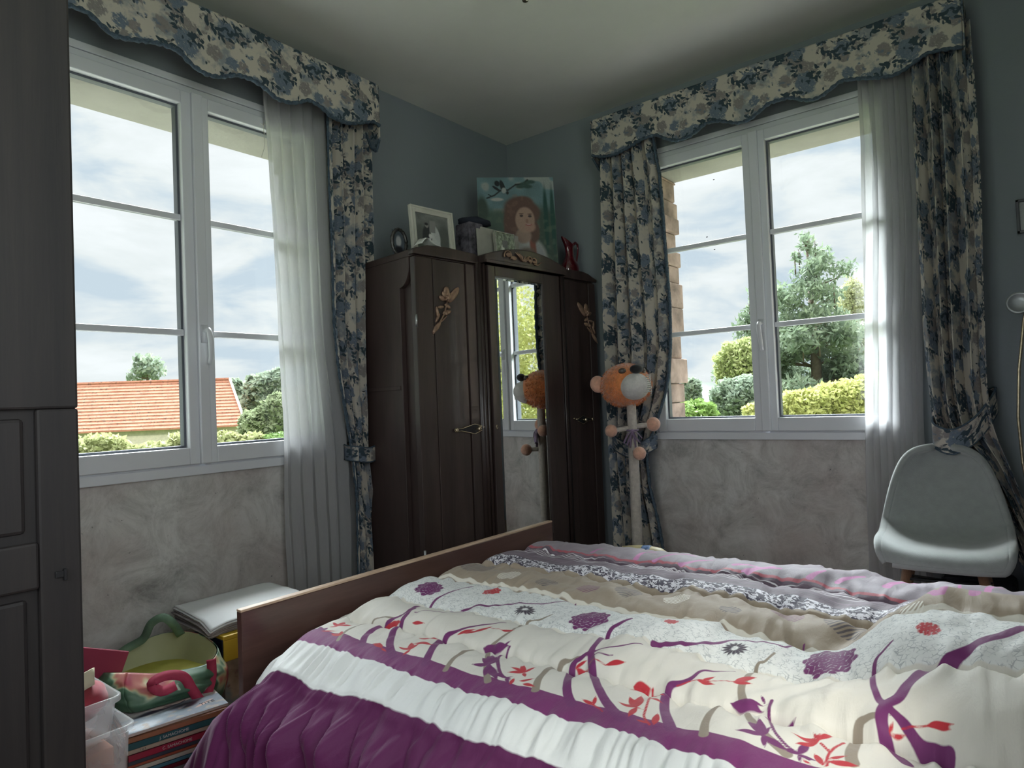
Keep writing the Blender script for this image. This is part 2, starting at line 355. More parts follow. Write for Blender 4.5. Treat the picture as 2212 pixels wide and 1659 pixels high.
# ---------------------------------------------------------------- the room shell
CZ = 3.09; RX = 3.75; RY = -4.36; TH = 0.34
def wall_with_hole(name, axis, a0, a1, h0, h1, z0, z1):
    b = MB()
    def bx(p0, p1, q0, q1):
        if axis == 'x': b.box(p0, p1, 0.0, TH, q0, q1)
        else: b.box(-TH, 0.0, p0, p1, q0, q1)
    bx(a0, h0, 0, CZ); bx(h1, a1, 0, CZ); bx(h0, h1, 0, z0); bx(h0, h1, z1, CZ)
    return b.build(name, M_WALL, kind='structure')
wall_with_hole('wall_left', 'y', RY, TH, -3.00, -1.68, 0.948, 2.66)
wall_with_hole('wall_back', 'x', 0.0, RX, 1.115, 2.47, 0.948, 2.66)
RW0, RW1 = -4.25, -2.90      # opening added for fill light in the right wall, behind the viewer's shoulder
b = MB(); b.box(RX, RX+0.3, RY-0.3, RW0, 0, CZ); b.box(RX, RX+0.3, RW1, TH, 0, CZ); b.box(RX, RX+0.3, RW0, RW1, 0, 0.92); b.box(RX, RX+0.3, RW0, RW1, 2.68, CZ); b.build('wall_right', M_WALL, kind='structure')
FW0, FW1 = 1.32, 2.67        # opening added for fill light in the front wall, behind the viewer
b = MB(); b.box(-TH, FW0, RY-0.3, RY, 0, CZ); b.box(FW1, RX, RY-0.3, RY, 0, CZ); b.box(FW0, FW1, RY-0.3, RY, 0, 0.92); b.box(FW0, FW1, RY-0.3, RY, 2.68, CZ); b.build('wall_front', M_WALL, kind='structure')
b = MB(); b.box(-TH-0.5, RX+0.7, RY-0.7, TH+0.5, CZ, CZ+0.25); b.build('ceiling', M_CEIL, kind='structure')
b = MB(); b.box(-TH, RX+0.2, RY-0.2, TH, -0.15, 0.0); b.build('floor', M_FLOOR, kind='structure')
# closed door in the front wall, behind the viewer
d = empty('door_1', (3.22, RY, 0), kind='structure')
b = MB(); b.box(-0.45, 0.45, 0.0, 0.05, 0.01, 2.1)
for z0, z1 in ((0.2, 0.95), (1.15, 1.95)): b.box(-0.33, 0.33, 0.05, 0.062, z0, z1)
b.build('door_panel', M_ARM, d, bevel=0.004)
b = MB(); b.box(-0.52, -0.45, 0, 0.07, 0, 2.17); b.box(0.45, 0.52, 0, 0.07, 0, 2.17); b.box(-0.45, 0.45, 0, 0.07, 2.1, 2.17); b.build('door_frame', M_ARM, d)
b = MB(); b.tube([(-0.38, 0.05, 1.05), (-0.38, 0.10, 1.05), (-0.28, 0.10, 1.05)], 0.009); b.build('handle', M_BRASS, d, True)
# baseboards
bb = mat('dark skirting paint', (0.12, 0.11, 0.10), 0.6)
b = MB(); b.box(0.0, 0.016, RY, 0, 0, 0.10); b.build('baseboard_left', bb, kind='structure')
b = MB(); b.box(0.016, RX, -0.016, 0.0, 0, 0.10); b.build('baseboard_back', bb, kind='structure')

# ---------------------------------------------------------------- windows: local x = to the right, y = outwards, z = up
def window(name, loc, rz):
    w = empty(name, loc, rz, kind='structure')
    b = MB(); Wd = 1.385                       # fixed frame and its bottom trim
    b.box(0, 0.035, -0.012, 0.05, 0.968, 2.70); b.box(Wd-0.035, Wd, -0.012, 0.05, 0.968, 2.70)
    b.box(0.035, Wd-0.035, -0.012, 0.05, 2.665, 2.70); b.box(0.035, Wd-0.035, -0.012, 0.05, 0.955, 0.975)
    b.build('window_frame', M_PVC, w, bevel=0.003)
    b = MB(); b.box(-0.03, Wd+0.03, -0.022, 0.0, 0.925, 0.967); b.build('window_sill', M_PVC, w, bevel=0.004)
    b = MB(); b.box(-0.02, Wd+0.02, -0.016, -0.002, 2.702, 2.735); b.build('top_trim', M_PVC, w, bevel=0.004)
    for k, (g0, g1) in enumerate(((0.09, 0.63), (0.756, 1.296))):
        s0 = g0-0.055; s1 = g1+0.055; f0 = -0.034; f1 = 0.045
        b = MB()
        b.box(s0, g0, f0, f1, 0.975, 2.665); b.box(g1, s1, f0, f1, 0.975, 2.665)
        b.box(g0, g1, f0, f1, 0.975, 1.050); b.box(g0, g1, f0, f1, 2.605, 2.665)
        sash = b.build('sash', M_PVC, w, bevel=0.004)
        b = MB(); e = 0.010                    # glazing bead and gasket around the pane
        for x0, x1, z0, z1 in ((g0, g0+e, 1.05, 2.605), (g1-e, g1, 1.05, 2.605), (g0+e, g1-e, 1.05, 1.05+e), (g0+e, g1-e, 2.605-e, 2.605)): b.box(x0, x1, 0.0, 0.036, z0, z1)
        b.build('gasket', M_GASKET, sash)
        b = MB(); b.box(g0, g1, 0.006, 0.010, 1.05, 2.605); b.build('pane', M_GLASS, sash)
        b = MB()
        for zc in (1.567, 2.088): b.box(g0, g1, -0.008, 0.005, zc-0.014, zc+0.014); b.box(g0, g1, 0.011, 0.022, zc-0.014, zc+0.014)
        b.build('muntin', M_PVC, sash, bevel=0.004)
    b = MB(); b.box(0.672, 0.722, -0.052, -0.030, 0.975, 2.665); b.build('meeting_stile', M_PVC, w, bevel=0.006)
    h = MB(); h.box(0.684, 0.712, -0.060, -0.050, 1.52, 1.60)
    h.tube([(0.698, -0.058, 1.575), (0.698, -0.095, 1.575), (0.698, -0.103, 1.560), (0.702, -0.106, 1.52), (0.706, -0.098, 1.46), (0.706, -0.085, 1.425)], [0.011, 0.011, 0.012, 0.012, 0.011, 0.009], 10)
    h.build('window_handle', M_PVC, w, True)
    return w
window('window_1', (0, -3.035, 0), PI/2)
window('window_2', (1.10, 0, 0), 0)
window('added_window_front', (2.69, RY, 0), PI)  # made-up window, added only to let fill light in
window('added_window_right', (RX, -2.885, 0), -PI/2)  # second added window, likewise unseen and there for the fill lamp
# outside reveals: pale render lintels and sills, rough stone jamb of the right window
def reveal(name, loc, rz, stone):
    r = empty(name, loc, rz, kind='structure')
    b = MB(); b.box(0.0, 1.385, 0.06, TH+0.03, 2.625, 2.68); b.build('lintel', M_STONE_OUT, r)
    b = MB(); b.box(-0.02, 1.40, 0.06, TH+0.08, 0.87, 0.93); b.build('outer_sill', M_STONE_OUT, r)
    st = mat('weathered brick and stone', (0.34, 0.245, 0.205), 0.95, var=0.5, scale=7, bmp=0.8, bscale=35) if stone else M_STONE_OUT
    for sd in (0, 1):
        z = 0.93; b = MB()
        while z < 2.625:
            hgt = min(random.uniform(0.09, 0.17), 2.625-z); j = random.uniform(-0.014, 0.016)
            if sd == 0: b.box(0.0, 0.050+j, 0.052, TH+0.02+random.uniform(-0.015, 0.03), z, z+hgt-0.003)
            else: b.box(1.345+j, 1.385, 0.06, TH+0.02, z, z+hgt-0.004)
            z += hgt
        o = b.build('jamb', st, r, bevel=0.012, seg=3)
    return r
reveal('trim_1', (0, -3.035, 0), PI/2, False)
reveal('trim_2', (1.10, 0, 0), 0, True)
# three small flies and a loose cord on the panes
mfly = mat('fly black', (0.01, 0.01, 0.01), 0.6)
for i, (x, z, lab) in enumerate(((1.547, 2.46, 'small black fly high on the right window pane, topmost of three'), (1.531, 2.047, 'small black fly just under the upper glazing bar of the right window'), (1.489, 2.129, 'small black fly just above the upper glazing bar of the right window'))):
    b = MB(); b.ball((x, 0.0, z), 0.0045, 0.003, 0.003, 8, 6); b.ball((x+0.004, 0.0, z), 0.0025, 0.002, 0.002, 8, 6)
    props(b.build('fly', mfly, None, True), lab, 'fly', 'flies on the right window')
b = MB(); b.tube([(0.045, -2.004, 2.66), (0.05, -2.006, 2.60), (0.045, -2.000, 2.56), (0.05, -2.006, 2.50), (0.05, -2.018, 2.468), (0.05, -2.022, 2.45)], 0.0016, 6)
b.tube([(0.045, -2.02, 2.625), (0.05, -2.01, 2.615), (0.05, -1.99, 2.635)], 0.0016, 6)
props(b.build('cord', mat('frayed white cord', (0.7, 0.68, 0.63), 0.9), None, True), 'short frayed cord hanging at the top of the left window by the voile curtain', 'cord')

# ---------------------------------------------------------------- pelmets
def pelmet(name, loc, rz, pts, depth, label, s_end, right_tip, left_tip):
    """local x along the wall to the right, y outwards (so the front is at -depth)"""
    o = empty(name, loc, rz, label=label, cat='pelmet', group='printed fabric pelmets')
    P = np.array(pts); s = np.arange(P[0, 0], P[-1, 0]+1e-6, 0.007); zb = np.interp(s, P[:, 0], P[:, 1]); k = np.ones(5)/5
    zb = np.convolve(np.pad(zb, 2, mode='edge'), k, 'valid'); zt = 2.960
    nt = 44; T = np.linspace(0, 1, nt)[:, None]
    Z = zt+(zb[None]-zt)*T; S = np.repeat(s[None], nt, 0)
    Y = -depth+0.004*np.sin(S*9)+0.003*noise2(S*14, Z*9, 5)
    at = print_attr(S*1.0+0.1, Z*1.0)
    grid_obj('valance_front', np.stack([S, Y, Z], -1), M_TOILE, o, {'motif': at}, 0.006)
    # returns to the wall at both ends, with the drooping corner ear
    for e, tip in ((0, left_tip), (-1, right_tip)):
        se = s[e]; y = np.linspace(-depth, -0.015, 32); bz = np.interp(y, [-depth, -depth+0.03, -depth+0.07, -depth+0.11, -0.015], tip)
        Zr = zt+(bz[None]-zt)*T; Yr = np.repeat(y[None], nt, 0); Xr = np.full_like(Yr, se)+(0.004 if e else -0.004)
        grid_obj('valance_return', np.stack([Xr, Yr, Zr], -1), M_TOILE, o, {'motif': print_attr(Yr*1.0+0.3, Zr)}, 0.006)
        bd = MB(); bd.tube([(se, yy, zz-0.002) for yy, zz in zip(y, bz)], 0.007, 8); bd.build('braid', M_BRAID, o, True)
    bd = MB(); bd.tube([(a, -depth-0.004, c-0.003+0.002*math.sin(i*1.6)) for i, (a, c) in enumerate(zip(s, zb))], [0.011+0.002*math.sin(i*1.1) for i in range(len(s))], 8, 0.8)
    bd.build('braid', M_BRAID, o, True)
    bd = MB(); bd.box(s[0]+0.01, s[-1]-0.01, -depth+0.01, -0.01, zt-0.022, zt-0.002); bd.build('pelmet_board', M_LINING, o)
    bd = MB(); bd.tube([(s[0]+0.03, -0.10, 2.90), (s[-1]-0.03, -0.10, 2.90)], 0.010, 8); bd.build('curtain_rail', M_METAL, o, True)
    return o
P1 = [(-2.847,2.743),(-2.805,2.716),(-2.765,2.688),(-2.715,2.693),(-2.627,2.718),(-2.563,2.73),(-2.505,2.726),(-2.446,2.683),(-2.39,2.669),(-2.336,2.676),(-2.284,2.702),(-2.244,2.72),(-2.172,2.723),(-2.115,2.708),(-2.056,2.676),(-1.982,2.678),(-1.917,2.704),(-1.879,2.73),(-1.81,2.721),(-1.742,2.686),(-1.647,2.681),(-1.549,2.714),(-1.466,2.747),(-1.425,2.735)]
P1 = [(-3.40,2.72),(-3.33,2.745),(-3.22,2.73),(-3.13,2.685),(-3.03,2.68),(-2.94,2.74)] + P1
P2 = [(0.847,2.736),(0.92,2.71),(1.007,2.7),(1.079,2.712),(1.149,2.731),(1.204,2.746),(1.285,2.748),(1.348,2.706),(1.41,2.674),(1.485,2.673),(1.548,2.696),(1.597,2.726),(1.679,2.713),(1.768,2.672),(1.835,2.669),(1.901,2.704),(1.945,2.729),(2.049,2.726),(2.098,2.699),(2.156,2.676),(2.205,2.684),(2.254,2.709),(2.293,2.732),(2.375,2.715),(2.445,2.694),(2.513,2.678),(2.565,2.689),(2.616,2.715),(2.658,2.737),(2.713,2.733),(2.80,2.715)]
pelmet('pelmet', (0, 0, 0), PI/2, P1, 0.24, 'blue floral scalloped pelmet above the left window', -1.42, (2.66, 2.60, 2.63, 2.73, 2.74), (2.70, 2.70, 2.72, 2.74, 2.74))
pelmet('pelmet', (0, 0, 0), 0, P2, 0.20, 'blue floral scalloped pelmet above the right window beside the wardrobe', 2.80, (2.70, 2.68, 2.66, 2.64, 2.66), (2.72, 2.70, 2.67, 2.66, 2.68))

# ---------------------------------------------------------------- curtains
def drape(parent, name, axis, Lp, Rp, z0, z1, d0, folds, amp, fabw, m, seed=0, thick=0.0, du=0.005, pr=True, dfun=None, jitter=0.15):
    """Lp, Rp: (z, along) edge curves"""
    nz = int((z1-z0)/0.007) if pr else int((z1-z0)/0.02); z = np.linspace(z1, z0, nz)
    ns = int(fabw/du); s = np.linspace(0, 1, ns)
    L = np.interp(z, *zip(*sorted(Lp))); R = np.interp(z, *zip(*sorted(Rp)))
    k = np.ones(15)/15; L = np.convolve(np.pad(L, 7, mode='edge'), k, 'valid'); R = np.convolve(np.pad(R, 7, mode='edge'), k, 'valid')
    Wd = (R-L)[:, None]; wmax = Wd.max()
    S = np.repeat(s[None], nz, 0); Zg = np.repeat(z[:, None], ns, 1)
    ph = 2*PI*folds*(S+0.10*noise2(S*folds*0.9, Zg*0.8, seed)/folds*2)
    a = amp*(0.45+0.55*Wd/wmax)*(1+0.45*noise2(S*folds*0.8, Zg*0.6+3, seed+1))
    along = L[:, None]+Wd*(S+0.22/folds/2*np.sin(ph*2+0.6)/1.0*0.5)+jitter*0.01*noise2(S*9, Zg*7, seed+2)
    dep = d0+a*np.sin(ph)+0.004*noise2(S*20, Zg*6, seed+3)
    if dfun is not None: dep = dep+dfun(Zg)
    dep = np.maximum(dep, 0.03)
    X = along if axis == 'x' else dep; Y = -dep if axis == 'x' else along
    at = {'motif': print_attr(S*fabw+seed*0.13, Zg)} if pr else None
    grid_obj(name, np.stack([X, Y, Zg], -1), m, parent, at, thick)
    return z, L, R
def edge_braid(parent, axis, z, E, d, off=0.0, r=0.009):
    bd = MB(); pts = []
    for i in range(0, len(z), 3):
        pts.append((E[i]+off, -d, z[i]) if axis == 'x' else (d, E[i]+off, z[i]))
    bd.tube(pts, [r*(1+0.25*math.sin(i*1.9)) for i in range(len(pts))], 8, 0.7); bd.build('braid', M_BRAID, parent, True)
def zs(L): return [(b_, a_) for a_, b_ in L]
def tieback(parent, pts, h, seed, tilt=0.0):
    """a band of the same print wrapped round the gathered curtain; pts is a closed loop of centre points"""
    P = [Vector(p) for p in pts]; n = len(P); m = 14
    arr = np.zeros((m, n*6+1, 3)); U = np.zeros((m, n*6+1)); acc = 0; prev = None
    for q in range(n*6+1):
        i = (q//6) % n; t = (q % 6)/6; p0, p1, p2, p3 = P[(i-1) % n], P[i], P[(i+1) % n], P[(i+2) % n]
        c = 0.5*((2*p1)+(-p0+p2)*t+(2*p0-5*p1+4*p2-p3)*t*t+(-p0+3*p1-3*p2+p3)*t*t*t)
        if prev is not None: acc += (c-prev).length
        prev = c
        for j in range(m):
            arr[j, q] = (c.x, c.y, c.z+h*(j/(m-1)-0.5)); U[j, q] = acc
    V = arr[:, :, 2]; grid_obj('tieback', arr, M_TOILE, parent, {'motif': print_attr(U*1.0+seed, V)}, 0.006)
    for e in (0, -1):
        bd = MB(); bd.tube([tuple(p) for p in arr[e, ::2]], 0.005, 6); bd.build('tieback_piping', M_BRAID, parent, True)

c = empty('curtain', (0, 0, 0), label='blue floral drape tied back to the right of the left window, beside the wardrobe', cat='curtain', group='printed floral drapes')
z, L, R = drape(c, 'drape', 'y', zs([(-1.70,2.80),(-1.703,2.368),(-1.698,2.003),(-1.704,1.639),(-1.684,1.397),(-1.661,1.252),(-1.638,1.105),(-1.618,0.982),(-1.608,0.908),(-1.594,0.71),(-1.601,0.346),(-1.61,0.02)]),
      zs([(-1.38,2.80),(-1.389,2.441),(-1.407,2.046),(-1.427,1.657),(-1.442,1.4),(-1.456,1.146),(-1.465,0.944),(-1.444,0.765),(-1.412,0.557),(-1.396,0.326),(-1.385,0.02)]), 0.015, 2.85, 0.135, 4.6, 0.030, 0.78, M_TOILE, 21, 0.003)
edge_braid(c, 'y', z, L, 0.150, 0.006, 0.010)
tieback(c, [(0.19, -1.60, 0.955), (0.20, -1.53, 0.945), (0.16, -1.455, 0.96), (0.09, -1.45, 0.985), (0.06, -1.53, 0.98), (0.09, -1.615, 0.965)], 0.075, 0.4)
c = empty('voile_curtain', (0, 0, 0), label='sheer white voile hanging over the right edge of the left window', cat='curtain', group='sheer white voiles')
drape(c, 'voile', 'y', zs([(-2.035,2.80),(-2.026,2.687),(-2.01,2.427),(-1.997,2.084),(-1.982,1.627),(-1.974,1.284),(-1.969,1.055),(-1.976,0.716),(-1.97,0.33),(-1.97,0.02)]),
      zs([(-1.60,2.80),(-1.60,1.6),(-1.52,1.0),(-1.50,0.5),(-1.50,0.02)]), 0.01, 2.85, 0.075, 6.5, 0.018, 1.3, M_SHEER, 33, du=0.006, pr=False)
c = empty('curtain', (0, 0, 0), label='blue floral drape with dark braid edge left of the right window, behind the toy bear', cat='curtain', group='printed floral drapes')
z, L, R = drape(c, 'drape', 'x', zs([(0.862,2.80),(0.855,2.5),(0.849,2.261),(0.842,1.845),(0.844,1.489),(0.84,1.135),(0.839,0.841),(0.844,0.548),(0.841,0.285),(0.84,0.02)]),
      zs([(1.24,2.80),(1.25,2.691),(1.273,2.544),(1.282,2.317),(1.291,2.009),(1.302,1.757),(1.296,1.509),(1.265,1.263),(1.217,1.126),(1.155,0.987),(1.104,0.832),(1.116,0.649),(1.154,0.484),(1.182,0.319),(1.20,0.02)]), 0.015, 2.85, 0.13, 5.0, 0.028, 0.92, M_TOILE, 5, 0.003)
edge_braid(c, 'x', z, R, 0.150, 0.0, 0.012)
tieback(c, [(1.13, -0.165, 0.90), (1.06, -0.19, 0.865), (0.96, -0.18, 0.88), (0.86, -0.13, 0.93), (0.86, -0.05, 0.95), (1.02, -0.05, 0.93), (1.14, -0.07, 0.93)], 0.085, 0.1)
c = empty('curtain', (0, 0, 0), label='blue floral drape tied back to the right of the right window, behind the grey chair', cat='curtain', group='printed floral drapes')
z, L, R = drape(c, 'drape', 'x', zs([(2.585,2.80),(2.585,2.641),(2.58,2.374),(2.579,2.039),(2.578,1.707),(2.578,1.442),(2.585,1.2),(2.60,1.003),(2.645,0.905),(2.723,0.864),(2.778,0.75),(2.831,0.607),(2.874,0.468),(2.904,0.349),(2.93,0.02)]),
      zs([(2.825,2.80),(2.83,2.409),(2.829,2.092),(2.823,1.776),(2.816,1.461),(2.811,1.252),(2.815,1.105),(2.83,0.98),(2.865,0.856),(2.91,0.713),(2.955,0.571),(3.01,0.40),(3.06,0.02)]), 0.015, 2.85, 0.14, 4.2, 0.032, 0.85, M_TOILE, 9, 0.003, dfun=lambda Z: 0.02*np.exp(-((Z-1.05)/0.16)**2))
tieback(c, [(2.60, -0.19, 0.985), (2.615, -0.225, 0.955), (2.68, -0.235, 0.935), (2.76, -0.20, 0.985), (2.825, -0.12, 1.08), (2.83, -0.05, 1.12), (2.72, -0.05, 1.06), (2.62, -0.10, 1.01)], 0.11, 0.7)
c = empty('voile_curtain', (0, 0, 0), label='sheer white voile hanging over the right edge of the right window, behind the grey chair', cat='curtain', group='sheer white voiles')
drape(c, 'voile', 'x', zs([(2.345,2.80),(2.342,2.342),(2.323,1.753),(2.293,1.049),(2.281,0.579),(2.28,0.299),(2.28,0.02)]),
      zs([(2.60,2.80),(2.60,2.0),(2.56,1.4),(2.545,1.0),(2.545,0.5),(2.55,0.02)]), 0.01, 2.85, 0.07, 4.5, 0.014, 0.75, M_SHEER, 41, du=0.006, pr=False)
# ---------------------------------------------------------------- wardrobe across the corner: local x along its front, y into the wall
WR = empty('wardrobe', (0.571, -1.529, 0), math.atan2(0.9948, 0.102), label='dark wood wardrobe with a mirror door standing in the corner between the windows', cat='wardrobe')
WT = 1.985; WWD = 1.475; WDP = 0.455
def wpt(x, y, z):
    a = math.atan2(0.9948, 0.102); return Vector((0.571+x*math.cos(a)-y*math.sin(a), -1.529+x*math.sin(a)+y*math.cos(a), z))
b = MB()
b.box(0.03, WWD-0.03, 0.02, WDP, 0.06, WT-0.02)                       # carcass core
b.box(0.0, WWD, 0.10, WDP, 0.0, 0.10); b.box(0.01, WWD-0.01, -0.005, 0.12, 0.0, 0.11)
b.box(0.0, WWD, 0.0, WDP, WT-0.035, WT)                              # top board
b.build('carcass', M_WARD2, WR, bevel=0.004)
# side panel with an arched recess behind the front corner
prof = [(WDP, 0.10), (0.115, 0.10), (0.115, 1.80)] + [(0.115-0.085*math.sin(a), 1.80+0.115*(1-math.cos(a))) for a in np.linspace(0.15, PI/2, 9)] + [(0.03, WT-0.035), (WDP, WT-0.035)]
b = MB(); b.prism(prof, 0.03, 'x', 0.0); b.build('side_panel', M_WARD2, WR, bevel=0.003)
b = MB(); b.prism(prof, 0.03, 'x', WWD-0.03); b.build('side_panel', M_WARD2, WR, bevel=0.003)
b = MB(); b.box(-0.006, 0.001, 0.13, WDP-0.03, 1.28, 1.30); b.build('side_rail', M_WARD2, WR, bevel=0.002)
def carved_rose(par, cx, cz, sg, y):
    b = MB()
    def leaf(x0, z0, x1, z1, w, th=0.009, dy=0.0):
        L = math.hypot(x1-x0, z1-z0); a = math.atan2(z1-z0, x1-x0)
        mt = Matrix.Translation(((x0+x1)/2, y+dy, (z0+z1)/2)) @ Matrix.Rotation(-a, 4, 'Y')
        b.ball((0, 0, 0), L/2, th, w, 14, 8, mt)
    P = lambda x, z: (cx+sg*x, cz+z)
    for (x0, z0, x1, z1, w) in [(0, 0.005, 0.004, 0.065, 0.020), (0, 0, -0.025, 0.035, 0.014), (0.0, 0, 0.03, 0.03, 0.014), (0.01, -0.02, 0.09, 0.065, 0.020), (-0.01, -0.01, -0.05, 0.008, 0.012), (-0.02, -0.045, -0.062, -0.05, 0.008), (-0.015, -0.03, 0.025, -0.05, 0.010), (-0.06, -0.11, -0.07, -0.045, 0.008), (-0.03, -0.08, 0.03, -0.065, 0.013), (-0.05, -0.08, -0.08, -0.13, 0.007), (-0.10, -0.185, -0.045, -0.125, 0.013), (-0.05, -0.13, 0.0, -0.088, 0.004)]:
        leaf(*P(x0, z0), *P(x1, z1), w)
    for k in range(5): a = k*1.257; leaf(*P(0, 0), *P(0.02*math.cos(a), 0.02*math.sin(a)), 0.007, 0.012, -0.006)
    b.ball((cx, y-0.014, cz), 0.009)
    b.ball((cx-sg*0.015, y-0.010, cz-0.08), 0.010)
    b.tube([(cx, y-0.004, cz-0.02), (cx-sg*0.02, y-0.004, cz-0.08), (cx-sg*0.07, y-0.004, cz-0.15), (cx-sg*0.10, y-0.004, cz-0.19)], 0.004, 6)
    b.build('carved_rose', M_CARVE, par, True)
def lozenge_handle(par, x0, x1, z, y):
    L = x1-x0; b = MB(); k = L/0.225
    pl_ = [(x0, z-0.006), (x0+0.05*k, z-0.006), (x0+0.145*k, z-0.026), (x0+0.175*k, z-0.018), (x0+0.20*k, z-0.010), (x1, z-0.006), (x1, z+0.006), (x0+0.20*k, z+0.012), (x0+0.175*k, z+0.018), (x0+0.145*k, z+0.026), (x0+0.05*k, z+0.006), (x0, z+0.006)]
    b.prism(pl_, 0.004, 'y', y-0.004); b.build('handle_plate', M_DARK, par, bevel=0.001)
    b = MB()
    b.tube([(a, y-0.006, c) for a, c in pl_+pl_[:1]], 0.0022, 6); b.ball((x0+0.012*k, y-0.010, z), 0.010, 0.006, 0.011)
    b.tube([(x0+0.155*k, y, z), (x0+0.155*k, y-0.03, z)], 0.005, 8); b.ball((x0+0.155*k, y-0.034, z), 0.013, 0.010, 0.013); b.ball((x1-0.01, y-0.006, z+0.006), 0.007, 0.005, 0.007); b.ball((x1-0.03, y-0.006, z+0.012), 0.008, 0.005, 0.006)
    b.build('handle', M_BRASS, par, True)
def keyhole(par, x, z, y):
    b = MB(); n = 16; b.tube([(x+0.006*math.cos(2*PI*k/n), y-0.001, z+0.010*math.sin(2*PI*k/n)) for k in range(n+1)], 0.0022, 6); b.build('keyhole_ring', M_BRASS, par, True)
# left door (flat fields separated by grooves)
dl = MB(); dl.box(0.0, 0.112, -0.018, 0.02, 0.12, WT-0.04); dl.box(0.118, 0.335, -0.014, 0.02, 0.12, WT-0.04); dl.box(0.341, 0.405, -0.020, 0.02, 0.12, WT-0.04)
dl = dl.build('door', M_WARD, WR, bevel=0.003)
carved_rose(dl, 0.200, 1.746, 1, -0.018); lozenge_handle(dl, 0.216, 0.432, 1.060, -0.021)
b = MB()
for zc in (1.62, 0.45):
    b = MB(); b.tube([(0.0, -0.018, zc-0.03), (0.0, -0.018, zc+0.03)], 0.006, 8); b.build('hinge', M_METAL, dl, True)
dr = MB(); dr.box(1.152, 1.215, -0.020, 0.02, 0.12, WT-0.04); dr.box(1.221, 1.40, -0.014, 0.02, 0.12, WT-0.04); dr.box(1.406, WWD, -0.018, 0.02, 0.12, WT-0.04)
dr = dr.build('door', M_WARD, WR, bevel=0.003)
carved_rose(dr, 1.375, 1.746, -1, -0.018); lozenge_handle(dr, 1.385, 1.225, 1.064, -0.021)
# reeded columns either side of the middle door
for x0, sg in ((0.408, 1), (1.150, -1)):
    b = MB()
    for k, (o_, r_) in enumerate(((0.010, 0.010), (0.028, 0.012), (0.046, 0.009))):
        b.lathe([(r_, 0.12), (r_, WT-0.03)], (x0+sg*o_, -0.018-0.010*k, 0), 12)
    b.box(min(x0, x0+sg*0.055), max(x0, x0+sg*0.055), -0.030, 0.02, 0.12, WT-0.03)
    b.build('reeded_column', M_WARD, WR, True)
# middle door with its mirror
X0, X1 = 0.470, 1.090; MX0, MX1, MZ0, MZ1 = 0.535, 0.932, 0.42, 1.893; Y0 = -0.055
MX0, MX1 = 0.524, 0.924
b = MB(); b.box(X0, MX0, Y0, 0.0, 0.14, WT-0.035); b.box(MX1, X1-0.02, Y0, 0.0, 0.14, WT-0.035); b.box(MX0, MX1, Y0, 0.0, 0.14, MZ0); b.box(MX0, MX1, Y0, 0.0, MZ1, WT-0.035)
dm = b.build('mirror_door', M_WARD, WR, bevel=0.004)
b = MB(); be = 0.018; yM = Y0+0.006
b.add([(MX0, yM+0.005, MZ0), (MX1, yM+0.005, MZ0), (MX1, yM+0.005, MZ1), (MX0, yM+0.005, MZ1), (MX0+be, yM, MZ0+be), (MX1-be, yM, MZ0+be), (MX1-be, yM, MZ1-be), (MX0+be, yM, MZ1-be), (MX0, yM+0.012, MZ0), (MX1, yM+0.012, MZ0), (MX1, yM+0.012, MZ1), (MX0, yM+0.012, MZ1)],
      [(4, 5, 6, 7), (0, 1, 5, 4), (1, 2, 6, 5), (2, 3, 7, 6), (3, 0, 4, 7), (8, 11, 10, 9), (0, 8, 9, 1), (1, 9, 10, 2), (2, 10, 11, 3), (3, 11, 8, 0)])
b.build('mirror', M_MIRROR, dm)
keyhole(dm, 0.492, 1.062, Y0)
# cornice with its centre arch
def arc_pts(x0, x1, z0, zp, n=14, e=0.62): return [(x0+(x1-x0)*t, z0+(zp-z0)*(math.sin(PI*t)**e)) for t in np.linspace(0, 1, n)]
cen = [(0.428, 1.955)] + arc_pts(0.428, 1.11, 1.998, 2.062, 18, 0.9) + [(1.11, 1.955)]
b = MB(); b.prism(cen, 0.10, 'y', -0.085); cn = b.build('cornice', M_WARD, WR, bevel=0.006)
b = MB(); b.box(0.43, 1.108, -0.089, 0.0, 1.955, 1.972); b.build('cornice_moulding', M_WARD, cn, bevel=0.003)
lft = [(-0.012, 1.955), (-0.012, 1.975), (0.012, 1.990), (0.03, 1.992), (0.08, 2.008), (0.20, 2.014), (0.40, 2.006), (0.428, 1.998), (0.428, 1.955)]
b = MB(); b.prism(lft, 0.045, 'y', -0.028); b.build('cornice', M_WARD, WR, bevel=0.004)
rgt = [(1.11, 1.955), (1.11, 1.998), (1.22, 2.012), (1.34, 2.014), (1.40, 2.004), (1.44, 1.988), (WWD+0.012, 1.975), (WWD+0.012, 1.955)]
b = MB(); b.prism(rgt, 0.045, 'y', -0.028); b.build('cornice', M_WARD, WR, bevel=0.004)
b = MB(); y = -0.092; sp = lambda cx, cz, r, a0, a1: [(cx+r*(1-0.35*t)*math.cos(a0+(a1-a0)*t), y, cz+r*(1-0.35*t)*math.sin(a0+(a1-a0)*t)) for t in np.linspace(0, 1, 14)]
b.tube(sp(0.600, 2.006, 0.034, 3.4, -0.6), [0.004]*14, 6); b.ball((0.603, y, 2.014), 0.022, 0.006, 0.013); b.ball((0.645, y, 2.000), 0.022, 0.006, 0.012)
for x0, z0, x1, z1 in ((0.655, 2.034, 0.70, 1.995), (0.67, 2.036, 0.71, 1.992), (0.69, 2.034, 0.712, 1.99), (0.73, 2.024, 0.712, 1.99), (0.75, 2.022, 0.72, 1.990), (0.77, 2.020, 0.73, 1.990)):
    b.tube([(x0, y, z0), ((x0+x1)/2+0.006, y-0.004, (z0+z1)/2), (x1, y, z1)], [0.002, 0.006, 0.003], 6)
